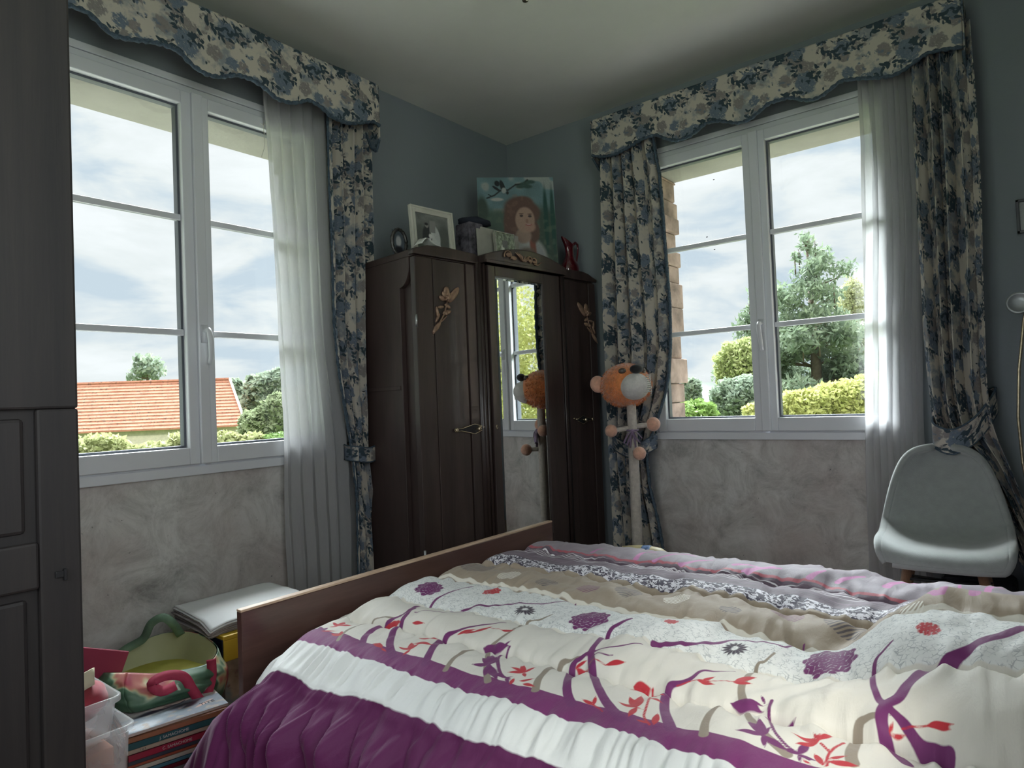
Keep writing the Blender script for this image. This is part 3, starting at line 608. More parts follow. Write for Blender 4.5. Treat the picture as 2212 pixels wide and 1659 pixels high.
b.tube(sp(0.775, 2.004, 0.022, 2.9, -1.8), [0.004]*14, 6); b.tube(sp(0.812, 2.000, 0.022, 2.9, -1.8), [0.004]*14, 6); b.ball((0.775, y, 2.002), 0.015, 0.005, 0.009); b.ball((0.812, y, 1.998), 0.015, 0.005, 0.009)
b.tube([(0.82, y, 1.982), (0.845, y, 1.984), (0.865, y, 2.000), (0.89, y, 2.004)], [0.004, 0.004, 0.003, 0.001], 6)
b.build('carved_scroll', M_CARVE, cn, True)

# ---------------------------------------------------------------- things on top of the wardrobe
def paint_mat(name, rough=0.5):
    m, t, b_, o_ = new_mat(name); at = N(t, 'ShaderNodeAttribute', _attribute_name='paint'); n = noise_node(t, 120, 4, 0.7)
    hv = N(t, 'ShaderNodeHueSaturation'); t.links.new(at.outputs['Color'], hv.inputs['Color']); t.links.new(maths(t, 'MULTIPLY_ADD', n.outputs['Fac'], 0.5, 0.75), hv.inputs['Value'])
    t.links.new(hv.outputs[0], b_.inputs['Base Color']); b_.inputs['Roughness'].default_value = rough; return m
M_PAINT = paint_mat('painted picture'); M_PHOTO = paint_mat('photograph', 0.3)
def picture(name, w, h, fn, parent, mtx, m, res=0.0035):
    nx = int(w/res); ny = int(h/res); U, V = np.meshgrid(np.linspace(0, 1, nx), np.linspace(1, 0, ny))
    col = fn(U, V); P = np.stack([(U-0.5)*w, np.zeros_like(U), V*h], -1)
    Mx = np.array(mtx); P = P @ Mx[:3, :3].T + Mx[:3, 3]
    return grid_obj(name, P, m, parent, {'paint': np.concatenate([col, np.ones_like(U)[..., None]], -1)}, smooth=False)
def blob(c, U, V, cx, cy, rx, ry, col, soft=0.15, rot=0.0):
    x = (U-cx); y_ = (V-cy); ca, sa = math.cos(rot), math.sin(rot); d = np.hypot((x*ca+y_*sa)/rx, (-x*sa+y_*ca)/ry); k = (1-sstep(1-soft, 1+soft, d))[..., None]
    return c*(1-k)+np.array(col)*k
def line(c, U, V, pts, w, col, asp=1.0):
    for p, q in zip(pts[:-1], pts[1:]):
        d = seg_field(U, V*asp, (p[0], p[1]*asp), (q[0], q[1]*asp), w, w); k = sstep(-w*0.5, w*0.3, d)[..., None]; c = c*(1-k)+np.array(col)*k
    return c
def girl(U, V):
    n = noise2(U*9, V*11, 3); n2 = noise2(U*26, V*30, 4); c = np.zeros(U.shape+(3,))+np.array((0.20, 0.33, 0.36)); c = c*(1+0.25*n[..., None])
    k = sstep(0.05, 0.5, n+0.6*(V-0.8)); c = c*(1-k[..., None])+np.array((0.42, 0.46, 0.44))*k[..., None]
    for cx, cy, rx, ry, g in ((0.13, 0.45, 0.22, 0.22, 1.0), (0.20, 0.30, 0.3, 0.16, 0.8), (0.30, 0.52, 0.16, 0.14, 1.1), (0.05, 0.66, 0.08, 0.14, 0.7), (0.9, 0.2, 0.25, 0.3, 0.7), (0.8, 0.45, 0.3, 0.24, 0.8)): c = blob(c, U, V, cx, cy, rx, ry, (0.085*g, 0.14*g, 0.11*g), 0.3)
    for cx in (0.875, 0.965): c = blob(c, U, V, cx, 0.55, 0.030, 0.34, (0.015, 0.085, 0.07), 0.3)
    k = (sstep(0.1, 0.6, n2)*sstep(0.75, 0.4, V))[..., None]*0.35; c = c*(1-k)+np.array((0.20, 0.26, 0.18))*k
    c = blob(c, U, V, 0.60, 0.13, 0.26, 0.24, (0.50, 0.50, 0.48), 0.12)                  # blouse
    c = blob(c, U, V, 0.74, 0.12, 0.10, 0.20, (0.42, 0.43, 0.44), 0.15, 0.2); c = blob(c, U, V, 0.34, 0.27, 0.09, 0.06, (0.52, 0.52, 0.50), 0.15)
    for pts in ([(0.40, 0.36), (0.47, 0.20), (0.52, 0.0)], [(0.68, 0.33), (0.69, 0.18), (0.66, 0.0)]): c = line(c, U, V, pts, 0.035, (0.30, 0.10, 0.07), 1.3)
    for cx, cy, rx, ry in ((0.50, 0.66, 0.17, 0.13), (0.42, 0.52, 0.10, 0.16), (0.39, 0.40, 0.07, 0.12), (0.71, 0.42, 0.07, 0.12), (0.68, 0.62, 0.12, 0.11), (0.58, 0.72, 0.15, 0.08)): c = blob(c, U, V, cx, cy, rx, ry, (0.16, 0.085, 0.065), 0.2)
    k = (sstep(0.2, 0.7, n2))[..., None]*0.25; hm = (np.hypot((U-0.5)/0.2, (V-0.62)/0.2) < 1)[..., None]; c = np.where(hm, c*(1-k)+np.array((0.34, 0.20, 0.14))*k, c)
    c = blob(c, U, V, 0.57, 0.38, 0.10, 0.08, (0.42, 0.29, 0.23), 0.2); c = blob(c, U, V, 0.60, 0.545, 0.125, 0.135, (0.50, 0.33, 0.25), 0.1)
    c = blob(c, U, V, 0.66, 0.47, 0.07, 0.05, (0.52, 0.31, 0.24), 0.3)
    for cx, cy in ((0.555, 0.59), (0.665, 0.585)): c = blob(c, U, V, cx, cy, 0.024, 0.012, (0.06, 0.04, 0.04), 0.2); c = blob(c, U, V, cx, cy+0.022, 0.032, 0.006, (0.15, 0.08, 0.06), 0.3)
    c = blob(c, U, V, 0.625, 0.535, 0.018, 0.022, (0.36, 0.20, 0.15), 0.4); c = blob(c, U, V, 0.645, 0.495, 0.040, 0.010, (0.38, 0.09, 0.08), 0.3); c = blob(c, U, V, 0.645, 0.500, 0.026, 0.004, (0.7, 0.65, 0.6), 0.3)
    c = blob(c, U, V, 0.60, 0.16, 0.12, 0.10, (0.20, 0.15, 0.12), 0.3)                      # held animal
    for pts, w in (([(0.12, 0.78), (0.22, 0.81), (0.30, 0.86), (0.40, 0.865), (0.50, 0.92)], 0.009), ([(0.50, 0.92), (0.6, 0.93), (0.66, 0.97)], 0.012), ([(0.14, 0.82), (0.18, 0.80)], 0.006)): c = line(c, U, V, pts, w, (0.02, 0.025, 0.025), 1.3)
    for cx, cy, rx, ry, r in ((0.33, 0.90, 0.030, 0.075, 0.35), (0.26, 0.935, 0.035, 0.030, -0.5), (0.25, 0.88, 0.06, 0.014, -0.5)): c = blob(c, U, V, cx, cy, rx, ry, (0.015, 0.02, 0.025), 0.15, r)
    c = blob(c, U, V, 0.345, 0.86, 0.030, 0.03, (0.5, 0.53, 0.53), 0.2); c = blob(c, U, V, 0.39, 0.835, 0.018, 0.018, (0.015, 0.02, 0.02), 0.2); c = blob(c, U, V, 0.25, 0.765, 0.08, 0.018, (0.6, 0.58, 0.56), 0.3)
    for cx, cy in ((0.62, 0.93), (0.70, 0.95), (0.66, 0.90), (0.56, 0.90)): c = blob(c, U, V, cx, cy, 0.06, 0.02, (0.05, 0.11, 0.09), 0.4)
    return np.clip(c*0.72, 0, 1)
tl_, tr_, br_ = Vector((0.300, -0.700, 2.615)), Vector((0.646, -0.362, 2.615)), Vector((0.700, -0.415, 1.990))
xa = (tr_-tl_).normalized(); za = (tr_-br_).normalized(); ya = za.cross(xa).normalized(); zb_ = xa.cross(ya)
w_, h_ = (tr_-tl_).length, 0.622; base = br_-xa*(w_/2)
mt = Matrix((xa, ya, zb_)).transposed().to_4x4(); mt.translation = base
pt = empty('painting', (0, 0, 0), label='unframed canvas of a smiling girl under a bird, leaning in the corner', cat='painting')
picture('painted_face', w_, h_, girl, pt, mt, M_PAINT, 0.0035)
b = MB(); b.box(-w_/2, w_/2, 0.002, 0.018, 0, h_, mt); b.build('stretcher', mat('canvas edge', (0.45, 0.43, 0.38), 0.8), pt)
def stand_frame(name, x, y, z, w, h, fw, mfr, fn, label, cat, lean=0.12, rz=0.0, group=None, prof=2):
    a = math.atan2(0.9948, 0.102)+rz; p = wpt(x, y, z); o = empty(name, p, a, label, cat, group)
    mt = Matrix.Rotation(-lean, 4, 'X')
    b = MB()
    b.box(-w/2, -w/2+fw, -0.012, 0.006, 0, h, mt); b.box(w/2-fw, w/2, -0.012, 0.006, 0, h, mt); b.box(-w/2+fw, w/2-fw, -0.012, 0.006, 0, fw, mt); b.box(-w/2+fw, w/2-fw, -0.012, 0.006, h-fw, h, mt)
    if prof > 1:
        q = fw*0.3
        for s_ in (-w/2, w/2-q): b.box(s_, s_+q, -0.018, -0.010, 0, h, mt)
        for s_ in (-w/2+fw*0.5, w/2-fw*0.65): b.box(s_, s_+fw*0.12, -0.017, -0.010, fw*0.6, h-fw*0.6, mt)
        b.box(-w/2, w/2, -0.016, -0.010, h-q, h, mt)
    b.build('frame', mfr, o, bevel=0.0015)
    picture('picture', w-2*fw, h-2*fw, fn, o, mt @ Matrix.Translation((0, -0.004, fw)), M_PHOTO, 0.0025)
    b = MB(); b.box(-w/2+0.004, w/2-0.004, 0.004, 0.010, 0.004, h-0.004, mt); b.box(-0.02, 0.02, 0.010, 0.012, 0.0, h*0.75, Matrix.Rotation(0.02, 4, 'X')); b.build('backing', M_LINING, o)
    return o
def wedding(U, V):
    n = noise2(U*8, V*8, 9); c = np.zeros(U.shape+(3,))+np.array((0.17, 0.18, 0.17)); c = c*(1+0.3*n[..., None])
    for cx, cy, rx, ry in ((0.12, 0.4, 0.18, 0.3), (0.85, 0.45, 0.22, 0.35)): c = blob(c, U, V, cx, cy, rx, ry, (0.10, 0.11, 0.10), 0.5)
    c = blob(c, U, V, 0.34, 0.35, 0.15, 0.36, (0.035, 0.04, 0.042), 0.15); c = blob(c, U, V, 0.34, 0.69, 0.05, 0.06, (0.28, 0.27, 0.25), 0.2); c = blob(c, U, V, 0.33, 0.73, 0.055, 0.04, (0.04, 0.04, 0.04), 0.2)
    c = blob(c, U, V, 0.56, 0.30, 0.16, 0.40, (0.52, 0.54, 0.52), 0.12); c = blob(c, U, V, 0.52, 0.66, 0.06, 0.08, (0.5, 0.5, 0.48), 0.2); c = blob(c, U, V, 0.50, 0.67, 0.03, 0.045, (0.25, 0.22, 0.2), 0.2)
    c = blob(c, U, V, 0.62, 0.5, 0.09, 0.22, (0.46, 0.48, 0.47), 0.3, 0.3); c = line(c, U, V, [(0.42, 0.56), (0.47, 0.40), (0.45, 0.3)], 0.012, (0.05, 0.05, 0.05)); c = blob(c, U, V, 0.44, 0.42, 0.06, 0.06, (0.6, 0.6, 0.58), 0.3)
    return c
M_CREAMF = mat('cream and silver frame', (0.62, 0.61, 0.54), 0.35, 0.25, var=0.15)
stand_frame('photo_frame', 0.238, 0.115, WT, 0.292, 0.272, 0.034, M_CREAMF, wedding, 'cream frame with a black and white wedding couple on the wardrobe', 'picture frame', 0.08)
def greens(U, V):
    n = noise2(U*16, V*16, 12); n2 = noise2(U*34, V*34, 13); c = np.zeros(U.shape+(3,))+np.array((0.26, 0.30, 0.22)); c = c*(1+0.6*n[..., None])+0.20*np.clip(n2, 0, 1)[..., None]
    c = blob(c, U, V, 0.45, 0.35, 0.10, 0.28, (0.7, 0.72, 0.66), 0.4, 0.5); c = blob(c, U, V, 0.75, 0.2, 0.2, 0.15, (0.6, 0.62, 0.52), 0.4); return np.clip(c, 0, 1)
M_SILV = mat('silver frame edge', (0.6, 0.6, 0.55), 0.25, 0.8)
stand_frame('photo_frame', 0.738, 0.06, WT+0.001, 0.168, 0.21, 0.008, M_SILV, greens, 'small thin silver frame with a glinting green picture, before a beige card', 'picture frame', 0.10, prof=1)
# beige card behind it
b = MB(); b.prism([(-0.17, 0.0), (0.18, 0.0), (0.182, 0.225), (0.02, 0.232), (-0.13, 0.236), (-0.135, 0.222), (-0.165, 0.222)], 0.006, 'y', 0, Matrix.Rotation(-0.06, 4, 'X'))
o = b.build('card', mat('beige cardboard', (0.40, 0.39, 0.34), 0.85, var=0.12, scale=14), None, bevel=0.001); o.location = wpt(0.735, 0.115, WT); o.rotation_euler = (0, 0, math.atan2(0.9948, 0.102)); props(o, 'torn beige cardboard sheet standing on the wardrobe before the painting', 'card')
# patterned cloth box left of it
b = MB(); b.box(-0.055, 0.055, -0.06, 0.06, 0, 0.262); o = b.build('storage_box', mat('mottled dark fabric', (0.10, 0.09, 0.11), 0.9, var=0.75, scale=28), None, bevel=0.006)
o.location = wpt(0.592, 0.215, WT); o.rotation_euler = (0, 0, 1.47); props(o, 'dark mottled box on the wardrobe to the left of the girl painting', 'box')
b = MB(); b.ball((0, 0, 0.0), 0.105, 0.075, 0.030, 18, 8, bump=0.25); o = b.build('scarf', mat('navy cloth', (0.018, 0.022, 0.035), 0.9), None, True); o.location = wpt(0.635, 0.215, WT+0.262+0.018); o.rotation_euler = (0, 0, 1.3); props(o, 'folded dark navy cloth lying on the mottled box', 'cloth')
# white card, dark object, jug at the right
b = MB(); b.prism([(-0.03, 0.0), (0.03, 0.0), (0.03, 0.19), (-0.012, 0.178), (-0.03, 0.165)], 0.004, 'y', 0, Matrix.Rotation(-0.05, 4, 'X'))
o = b.build('card', mat('white card', (0.62, 0.60, 0.52), 0.8), None); o.location = wpt(1.155, 0.075, WT); o.rotation_euler = (0, 0, 1.40); props(o, 'narrow cream card standing upright next to the red jug', 'card')
b = MB(); b.ball((0, 0, 0.085), 0.075, 0.05, 0.085, 18, 12); b.ball((0.045, 0, 0.15), 0.035, 0.035, 0.03, 14, 8)
o = b.build('soft_toy', mat('dark plush', (0.045, 0.04, 0.045), 1.0, sheen=0.2), None, True); o.location = wpt(1.075, 0.14, WT); o.rotation_euler = (0, 0, 1.4); props(o, 'dark rounded object sitting at the foot of the painting', 'ornament')
M_RED = mat('oxblood glass', (0.10, 0.006, 0.012), 0.12, 0.0, var=0.3, spec=0.9, coat=0.6)
jg = empty('jug', wpt(1.355, 0.085, WT), math.atan2(0.9948, 0.102), 'dark red glass jug with a tall handle on the wardrobe', 'jug')
b = MB(); b.lathe([(0.035, 0.0), (0.052, 0.008), (0.070, 0.04), (0.074, 0.065), (0.066, 0.095), (0.045, 0.125), (0.032, 0.150), (0.029, 0.185), (0.034, 0.215), (0.040, 0.228), (0.036, 0.226), (0.030, 0.213), (0.024, 0.185), (0.024, 0.15)], (0, 0, 0), 28)
vs = []
for (x, y_, z) in b.v:
    if z > 0.205 and x < 0: k = min(1, (z-0.205)/0.02); x = x*(1+1.1*k*max(0, -x/0.04)); z = z+0.030*k*max(0, -x/0.05)
    vs.append((x, y_*0.75, z))
b.v = vs; b.build('body', M_RED, jg, True, sub=1)
b = MB(); b.tube([(0.030, 0, 0.220), (0.065, 0, 0.248), (0.088, 0, 0.238), (0.090, 0, 0.205), (0.082, 0, 0.165), (0.070, 0, 0.125), (0.058, 0, 0.105)], [0.007, 0.007, 0.007, 0.006, 0.006, 0.006, 0.007], 8, 1.4); b.build('handle', M_RED, jg, True)
# oval photograph and crumpled paper at the left
ov = empty('oval_frame', wpt(0.098, 0.235, WT), math.atan2(0.9948, 0.102), 'small oval frame with filigree rim at the left end of the wardrobe top', 'picture frame')
b = MB(); n = 34
b.tube([(0.046*math.cos(2*PI*k/n), -0.01*math.sin(2*PI*k/n)*0, 0.090+0.070*math.sin(2*PI*k/n)) for k in range(n+1)], [0.008+0.003*(k % 2) for k in range(n+1)], 8); b.box(-0.03, 0.03, -0.012, 0.03, 0, 0.02); b.build('rim', mat('tarnished filigree', (0.12, 0.115, 0.11), 0.35, 0.7, var=0.6, scale=80), ov, True)
def oval(U, V):
    c = np.zeros(U.shape+(3,))+np.array((0.10, 0.12, 0.14)); c = blob(c, U, V, 0.5, 0.55, 0.2, 0.22, (0.5, 0.5, 0.5), 0.3); c = blob(c, U, V, 0.5, 0.15, 0.35, 0.22, (0.03, 0.03, 0.035), 0.3); return c
picture('picture', 0.084, 0.132, oval, ov, Matrix.Translation((0, 0.004, 0.024)), M_PHOTO, 0.0025)
b = MB(); g = 12
PX = np.linspace(-0.09, 0.09, g); PY = np.linspace(-0.035, 0.035, 6); A, B_ = np.meshgrid(PX, PY)
Zc = 0.052*np.exp(-((A+0.055)/0.035)**2)+0.006+0.022*np.exp(-((A-0.01)/0.05)**2)+0.006*noise2(A*60, B_*60, 3)
o = grid_obj('crumpled_paper', np.stack([A, B_, Zc+0.012], -1), mat('white paper', (0.72, 0.72, 0.69), 0.8), None, None, 0.002); o.location = wpt(0.165, 0.045, WT); o.rotation_euler = (0, 0, math.atan2(0.9948, 0.102)); props(o, 'creased sheet of white paper lying before the wedding photograph', 'paper')

# ---------------------------------------------------------------- tall armoire at the left edge, seen from its panelled side
ar = empty('armoire', (0.62, -3.74, 0), label='tall dark panelled armoire at the left edge of the room', cat='armoire')
b = MB(); ax = 0.60; ay = 0.51
b.box(-ax, ax-0.02, -ay+0.01, ay-0.01, 0.0, 2.62); b.build('carcass', M_ARM, ar)
b = MB()
b.box(ax-0.02, ax, ay-0.085, ay, 0.0, 1.225); b.box(ax-0.02, ax, -ay, -ay+0.10, 0.0, 1.225); b.box(ax-0.02, ax, -ay, ay, 1.225, 2.62)
for z0, z1 in ((0.0, 0.12), (0.82, 0.925)): b.box(ax-0.02, ax, -ay+0.10, ay-0.085, z0, z1)
b.build('side_panel', M_ARM, ar, bevel=0.006)
b = MB()
for z0, z1 in ((0.12, 0.82), (0.925, 1.225)): b.box(ax-0.03, ax-0.012, -ay+0.12, ay-0.105, z0+0.02, z1-0.02)
b.build('raised_panel', M_ARM, ar, bevel=0.012)
b = MB(); b.box(ax-0.002, ax+0.006, ay-0.056, ay-0.036, 0.838, 0.852); b.box(ax-0.002, ax+0.010, ay-0.040, ay-0.034, 0.830, 0.856); b.build('latch', M_DARK, ar, bevel=0.001)
b = MB(); b.box(-ax-0.0, ax+0.03, -ay-0.0, ay+0.03, 2.62, 2.70); b.build('cornice', M_ARM, ar, bevel=0.012)

# ---------------------------------------------------------------- bed
bed = empty('bed', (2.1, -1.945, 0), label='wooden double bed frame with a plain veneered footboard', cat='bed')
def L(x, y, z): return (x-2.1, y+1.945, z)
b = MB(); b.box(*[v for p in zip(L(1.050, -2.762, 0.10), L(1.076, -1.125, 0.592)) for v in p]); ft = b.build('footboard', M_FOOT, bed, bevel=0.002)
b = MB(); b.box(*[v for p in zip(L(1.0495, -2.7625, 0.592), L(1.0765, -1.1245, 0.600)) for v in p]); b.build('top_edge', M_FOOTEDGE, ft, bevel=0.002, label='worn top edge of the footboard with a highlight painted in')
for y0 in (-2.762, -1.150):
    b = MB(); b.box(*[v for p in zip(L(1.09, y0, 0.16), L(3.14, y0+0.025, 0.33)) for v in p]); b.build('side_rail', M_FOOT, bed)
for x0 in (1.045, 3.10):
    for y0 in (-2.760, -1.167):
        b = MB(); b.box(*[v for p in zip(L(x0, y0, 0.0), L(x0+0.04, y0+0.04, 0.12)) for v in p]); b.build('leg', M_FOOT, bed)
b = MB(); b.box(*[v for p in zip(L(3.14, -2.80, 0.0), L(3.17, -1.09, 0.95)) for v in p]); b.build('headboard', M_FOOT, bed, bevel=0.004)
b = MB(); b.box(1.19, 3.13, -2.70, -1.22, 0.25, 0.42); props(b.build('mattress', mat('white ticking', (0.7, 0.7, 0.68), 0.9), None, bevel=0.03, seg=4), 'white mattress lying under the patterned comforter', 'mattress')
b = MB(); b.ball((2.92, -1.98, 0.500), 0.24, 0.30, 0.080, 20, 12); props(b.build('pillow', mat('white pillowcase', (0.7, 0.7, 0.69), 0.9), None, True), 'pillow making the bulge under the comforter at the head end', 'pillow')

BRANCHES=[('P',11,3,[(1.485,-2.651),(1.447,-2.609),(1.413,-2.553),(1.399,-2.481),(1.432,-2.443),(1.398,-2.345),(1.38,-2.264),(1.386,-2.23),(1.401,-2.188),(1.43,-2.12)]),('P',13,6,[(1.618,-2.66),(1.554,-2.613),(1.497,-2.553),(1.473,-2.52),(1.46,-2.473),(1.451,-2.443),(1.422,-2.388)]),('P',3,2,[(1.466,-2.43),(1.519,-2.401),(1.579,-2.341)]),('P',13,3,[(1.727,-2.651),(1.702,-2.613),(1.645,-2.511),(1.641,-2.477),(1.659,-2.447),(1.696,-2.392),(1.756,-2.358)]),('P',8,3,[(1.536,-2.345),(1.515,-2.273),(1.572,-2.239),(1.667,-2.197),(1.736,-2.154),(1.792,-2.048)]),('P',13,3,[(2.162,-2.647),(2.119,-2.6),(2.056,-2.481),(2.063,-2.451),(2.081,-2.422),(2.127,-2.405),(2.18,-2.349)]),('P',14,4,[(2.288,-2.66),(2.235,-2.617),(2.177,-2.562),(2.114,-2.481),(2.077,-2.422),(2.065,-2.371),(2.04,-2.269),(2.05,-2.23),(2.069,-2.192)]),('P',14,2,[(2.389,-2.643),(2.342,-2.57),(2.315,-2.507),(2.313,-2.477),(2.343,-2.434),(2.358,-2.396),(2.415,-2.354)]),('P',9,3,[(2.179,-2.286),(2.202,-2.273),(2.237,-2.273),(2.283,-2.256),(2.32,-2.205),(2.351,-2.167),(2.413,-2.175),(2.451,-2.18),(2.482,-2.162),(2.477,-2.022)]),('P',12,3,[(2.84,-2.481),(2.817,-2.486),(2.789,-2.473),(2.762,-2.447),(2.731,-2.43),(2.708,-2.384),(2.696,-2.332),(2.688,-2.26),(2.703,-2.243),(2.718,-2.226)]),('P',12,12,[(2.783,-2.536),(2.76,-2.507),(2.74,-2.481),(2.732,-2.46),(2.735,-2.43),(2.754,-2.405),(2.766,-2.366),(2.792,-2.311),(2.827,-2.29),(2.861,-2.256),(2.9,-2.222),(2.946,-2.188)]),('P',3,2,[(2.081,-2.434),(2.128,-2.443),(2.147,-2.439)]),('P',4,3,[(1.904,-2.575),(1.86,-2.52),(1.859,-2.473)]),('P',5,4,[(1.874,-2.545),(1.933,-2.605),(1.969,-2.617)]),('P',4,3,[(2.524,-2.443),(2.529,-2.481),(2.563,-2.562),(2.599,-2.6),(2.641,-2.617)]),('R',3,3,[(2.271,-2.481),(2.309,-2.588),(2.323,-2.626),(2.348,-2.651)]),('R',3,3,[(2.647,-2.558),(2.666,-2.579)]),('R',3,3,[(2.68,-2.528),(2.67,-2.566),(2.667,-2.596),(2.672,-2.622)]),('R',2,2,[(2.093,-2.46),(2.144,-2.468)]),('R',2,2,[(2.766,-2.46),(2.782,-2.456),(2.805,-2.451)]),('R',2,2,[(1.734,-2.401),(1.785,-2.413)]),('R',2,2,[(2.324,-2.468),(2.343,-2.443),(2.37,-2.434),(2.435,-2.413)]),('R',3,2,[(2.206,-2.63),(2.225,-2.638),(2.238,-2.647)]),('T',6,3,[(1.404,-2.668),(1.367,-2.609),(1.347,-2.549),(1.334,-2.477),(1.382,-2.468),(1.447,-2.456)]),('T',8,5,[(1.795,-2.651),(1.772,-2.596),(1.763,-2.541),(1.764,-2.511)]),('T',11,5,[(2.059,-2.638),(2.039,-2.596),(2.021,-2.524),(2.028,-2.464),(2.062,-2.447)]),('T',7,3,[(1.798,-2.473),(1.812,-2.434),(1.815,-2.388),(1.77,-2.273),(1.796,-2.256),(1.814,-2.209)]),('T',10,6,[(1.931,-2.651),(1.874,-2.588),(1.795,-2.481)]),('T',11,5,[(2.457,-2.643),(2.442,-2.596),(2.436,-2.545),(2.438,-2.511)]),('T',10,3,[(2.474,-2.473),(2.454,-2.426),(2.45,-2.379),(2.437,-2.273),(2.452,-2.26),(2.464,-2.222)]),('T',12,7,[(2.604,-2.622),(2.56,-2.592),(2.524,-2.558),(2.495,-2.511)]),('T',13,7,[(2.709,-2.6),(2.7,-2.566),(2.694,-2.477),(2.705,-2.464),(2.728,-2.46)]),('K',12,4,[(1.711,-1.478),(1.703,-1.389),(1.754,-1.38)]),('K',12,4,[(1.797,-1.487),(1.855,-1.385),(1.917,-1.363)]),('K',12,4,[(1.906,-1.491),(1.937,-1.436),(1.995,-1.393)]),('K',12,4,[(1.505,-1.465),(1.513,-1.436),(1.532,-1.423)]),('K',14,5,[(2.147,-1.491),(2.186,-1.444),(2.233,-1.427)]),('K',14,5,[(2.361,-1.482),(2.373,-1.453),(2.396,-1.414)]),('K',12,5,[(2.443,-1.457),(2.47,-1.402),(2.509,-1.372)]),('K',14,5,[(2.579,-1.419),(2.61,-1.338),(2.657,-1.308)]),('K',14,5,[(2.763,-1.963),(2.79,-1.95),(2.777,-1.398)]),('K',14,6,[(2.853,-1.963),(2.848,-1.389),(2.883,-1.351)]),('K',12,5,[(2.096,-1.449),(2.151,-1.431),(2.205,-1.444)]),('K',12,5,[(2.159,-1.5),(2.198,-1.449),(2.256,-1.436)])]
LEAVES=[('R',[(1.298,-2.643,1.33,-2.613),(1.294,-2.579,1.246,-2.562),(1.294,-2.579,1.256,-2.524),(1.294,-2.579,1.312,-2.541),(1.294,-2.579,1.274,-2.6),(1.385,-2.647,1.335,-2.638),(1.385,-2.647,1.353,-2.613),(1.396,-2.486,1.457,-2.481),(1.498,-2.473,1.536,-2.46),(1.582,-2.528,1.64,-2.507),(1.667,-2.464,1.7,-2.422),(1.705,-2.439,1.734,-2.392),(1.606,-2.57,1.67,-2.562),(1.555,-2.643,1.504,-2.63),(1.555,-2.643,1.521,-2.622),(1.555,-2.643,1.583,-2.651),(1.63,-2.609,1.584,-2.609),(1.63,-2.609,1.59,-2.566),(1.63,-2.609,1.625,-2.57),(1.63,-2.609,1.635,-2.643),(1.63,-2.609,1.611,-2.613)]),('R',[(1.686,-2.456,1.72,-2.426),(1.716,-2.426,1.727,-2.396),(1.785,-2.413,1.827,-2.409),(1.972,-2.566,1.929,-2.562),(1.972,-2.566,1.946,-2.541),(1.972,-2.566,1.949,-2.532),(1.972,-2.566,1.983,-2.528),(1.972,-2.566,1.943,-2.592),(1.972,-2.566,1.997,-2.592),(1.995,-2.613,2.028,-2.596),(2.011,-2.622,2.05,-2.626),(1.987,-2.638,1.975,-2.605),(2.063,-2.477,2.082,-2.451),(2.067,-2.477,2.106,-2.481),(2.144,-2.468,2.185,-2.443),(2.206,-2.63,2.171,-2.622),(2.206,-2.63,2.195,-2.6),(2.29,-2.596,2.244,-2.592),(2.29,-2.596,2.249,-2.549),(2.29,-2.596,2.266,-2.524),(2.29,-2.596,2.298,-2.647),(2.29,-2.596,2.306,-2.6),(2.277,-2.511,2.315,-2.511),(2.294,-2.536,2.325,-2.541),(2.231,-2.511,2.267,-2.481),(2.225,-2.486,2.267,-2.481),(2.317,-2.647,2.344,-2.647),(2.355,-2.647,2.34,-2.596),(2.37,-2.434,2.389,-2.405),(2.358,-2.439,2.401,-2.439),(2.435,-2.413,2.465,-2.358),(2.435,-2.418,2.469,-2.396)]),('R',[(2.747,-2.477,2.751,-2.456),(2.751,-2.477,2.774,-2.468),(2.805,-2.451,2.847,-2.443),(2.805,-2.451,2.843,-2.451),(2.671,-2.6,2.697,-2.583),(2.671,-2.609,2.721,-2.605),(2.644,-2.592,2.668,-2.626),(2.63,-2.622,2.65,-2.63),(2.642,-2.549,2.593,-2.553),(2.642,-2.549,2.61,-2.588),(2.642,-2.549,2.626,-2.528),(2.642,-2.549,2.638,-2.528),(2.642,-2.549,2.656,-2.507)]),('P',[(1.874,-2.579,1.833,-2.596),(1.874,-2.579,1.829,-2.549),(1.874,-2.579,1.833,-2.511),(1.874,-2.579,1.869,-2.532),(1.874,-2.579,1.902,-2.63),(1.874,-2.579,1.949,-2.638),(1.298,-2.643,1.247,-2.638),(1.298,-2.643,1.25,-2.613),(1.298,-2.643,1.279,-2.605)]),('P',[(1.877,-2.575,1.833,-2.592),(1.877,-2.575,1.83,-2.528),(1.877,-2.575,1.853,-2.52),(1.877,-2.575,1.902,-2.63),(1.958,-2.617,1.915,-2.609),(1.958,-2.617,1.967,-2.6),(1.958,-2.617,1.983,-2.638),(1.776,-2.481,1.859,-2.473),(1.841,-2.477,1.851,-2.456)]),('P',[(2.553,-2.592,2.504,-2.605),(2.553,-2.592,2.509,-2.553),(2.553,-2.592,2.527,-2.536),(2.553,-2.592,2.555,-2.558),(2.553,-2.592,2.566,-2.626),(2.553,-2.592,2.603,-2.613),(2.622,-2.613,2.592,-2.609),(2.622,-2.613,2.628,-2.562),(2.622,-2.613,2.653,-2.613),(2.622,-2.613,2.631,-2.634),(2.447,-2.473,2.517,-2.477),(2.478,-2.468,2.513,-2.464),(2.501,-2.439,2.516,-2.46),(2.534,-2.52,2.582,-2.481)])]
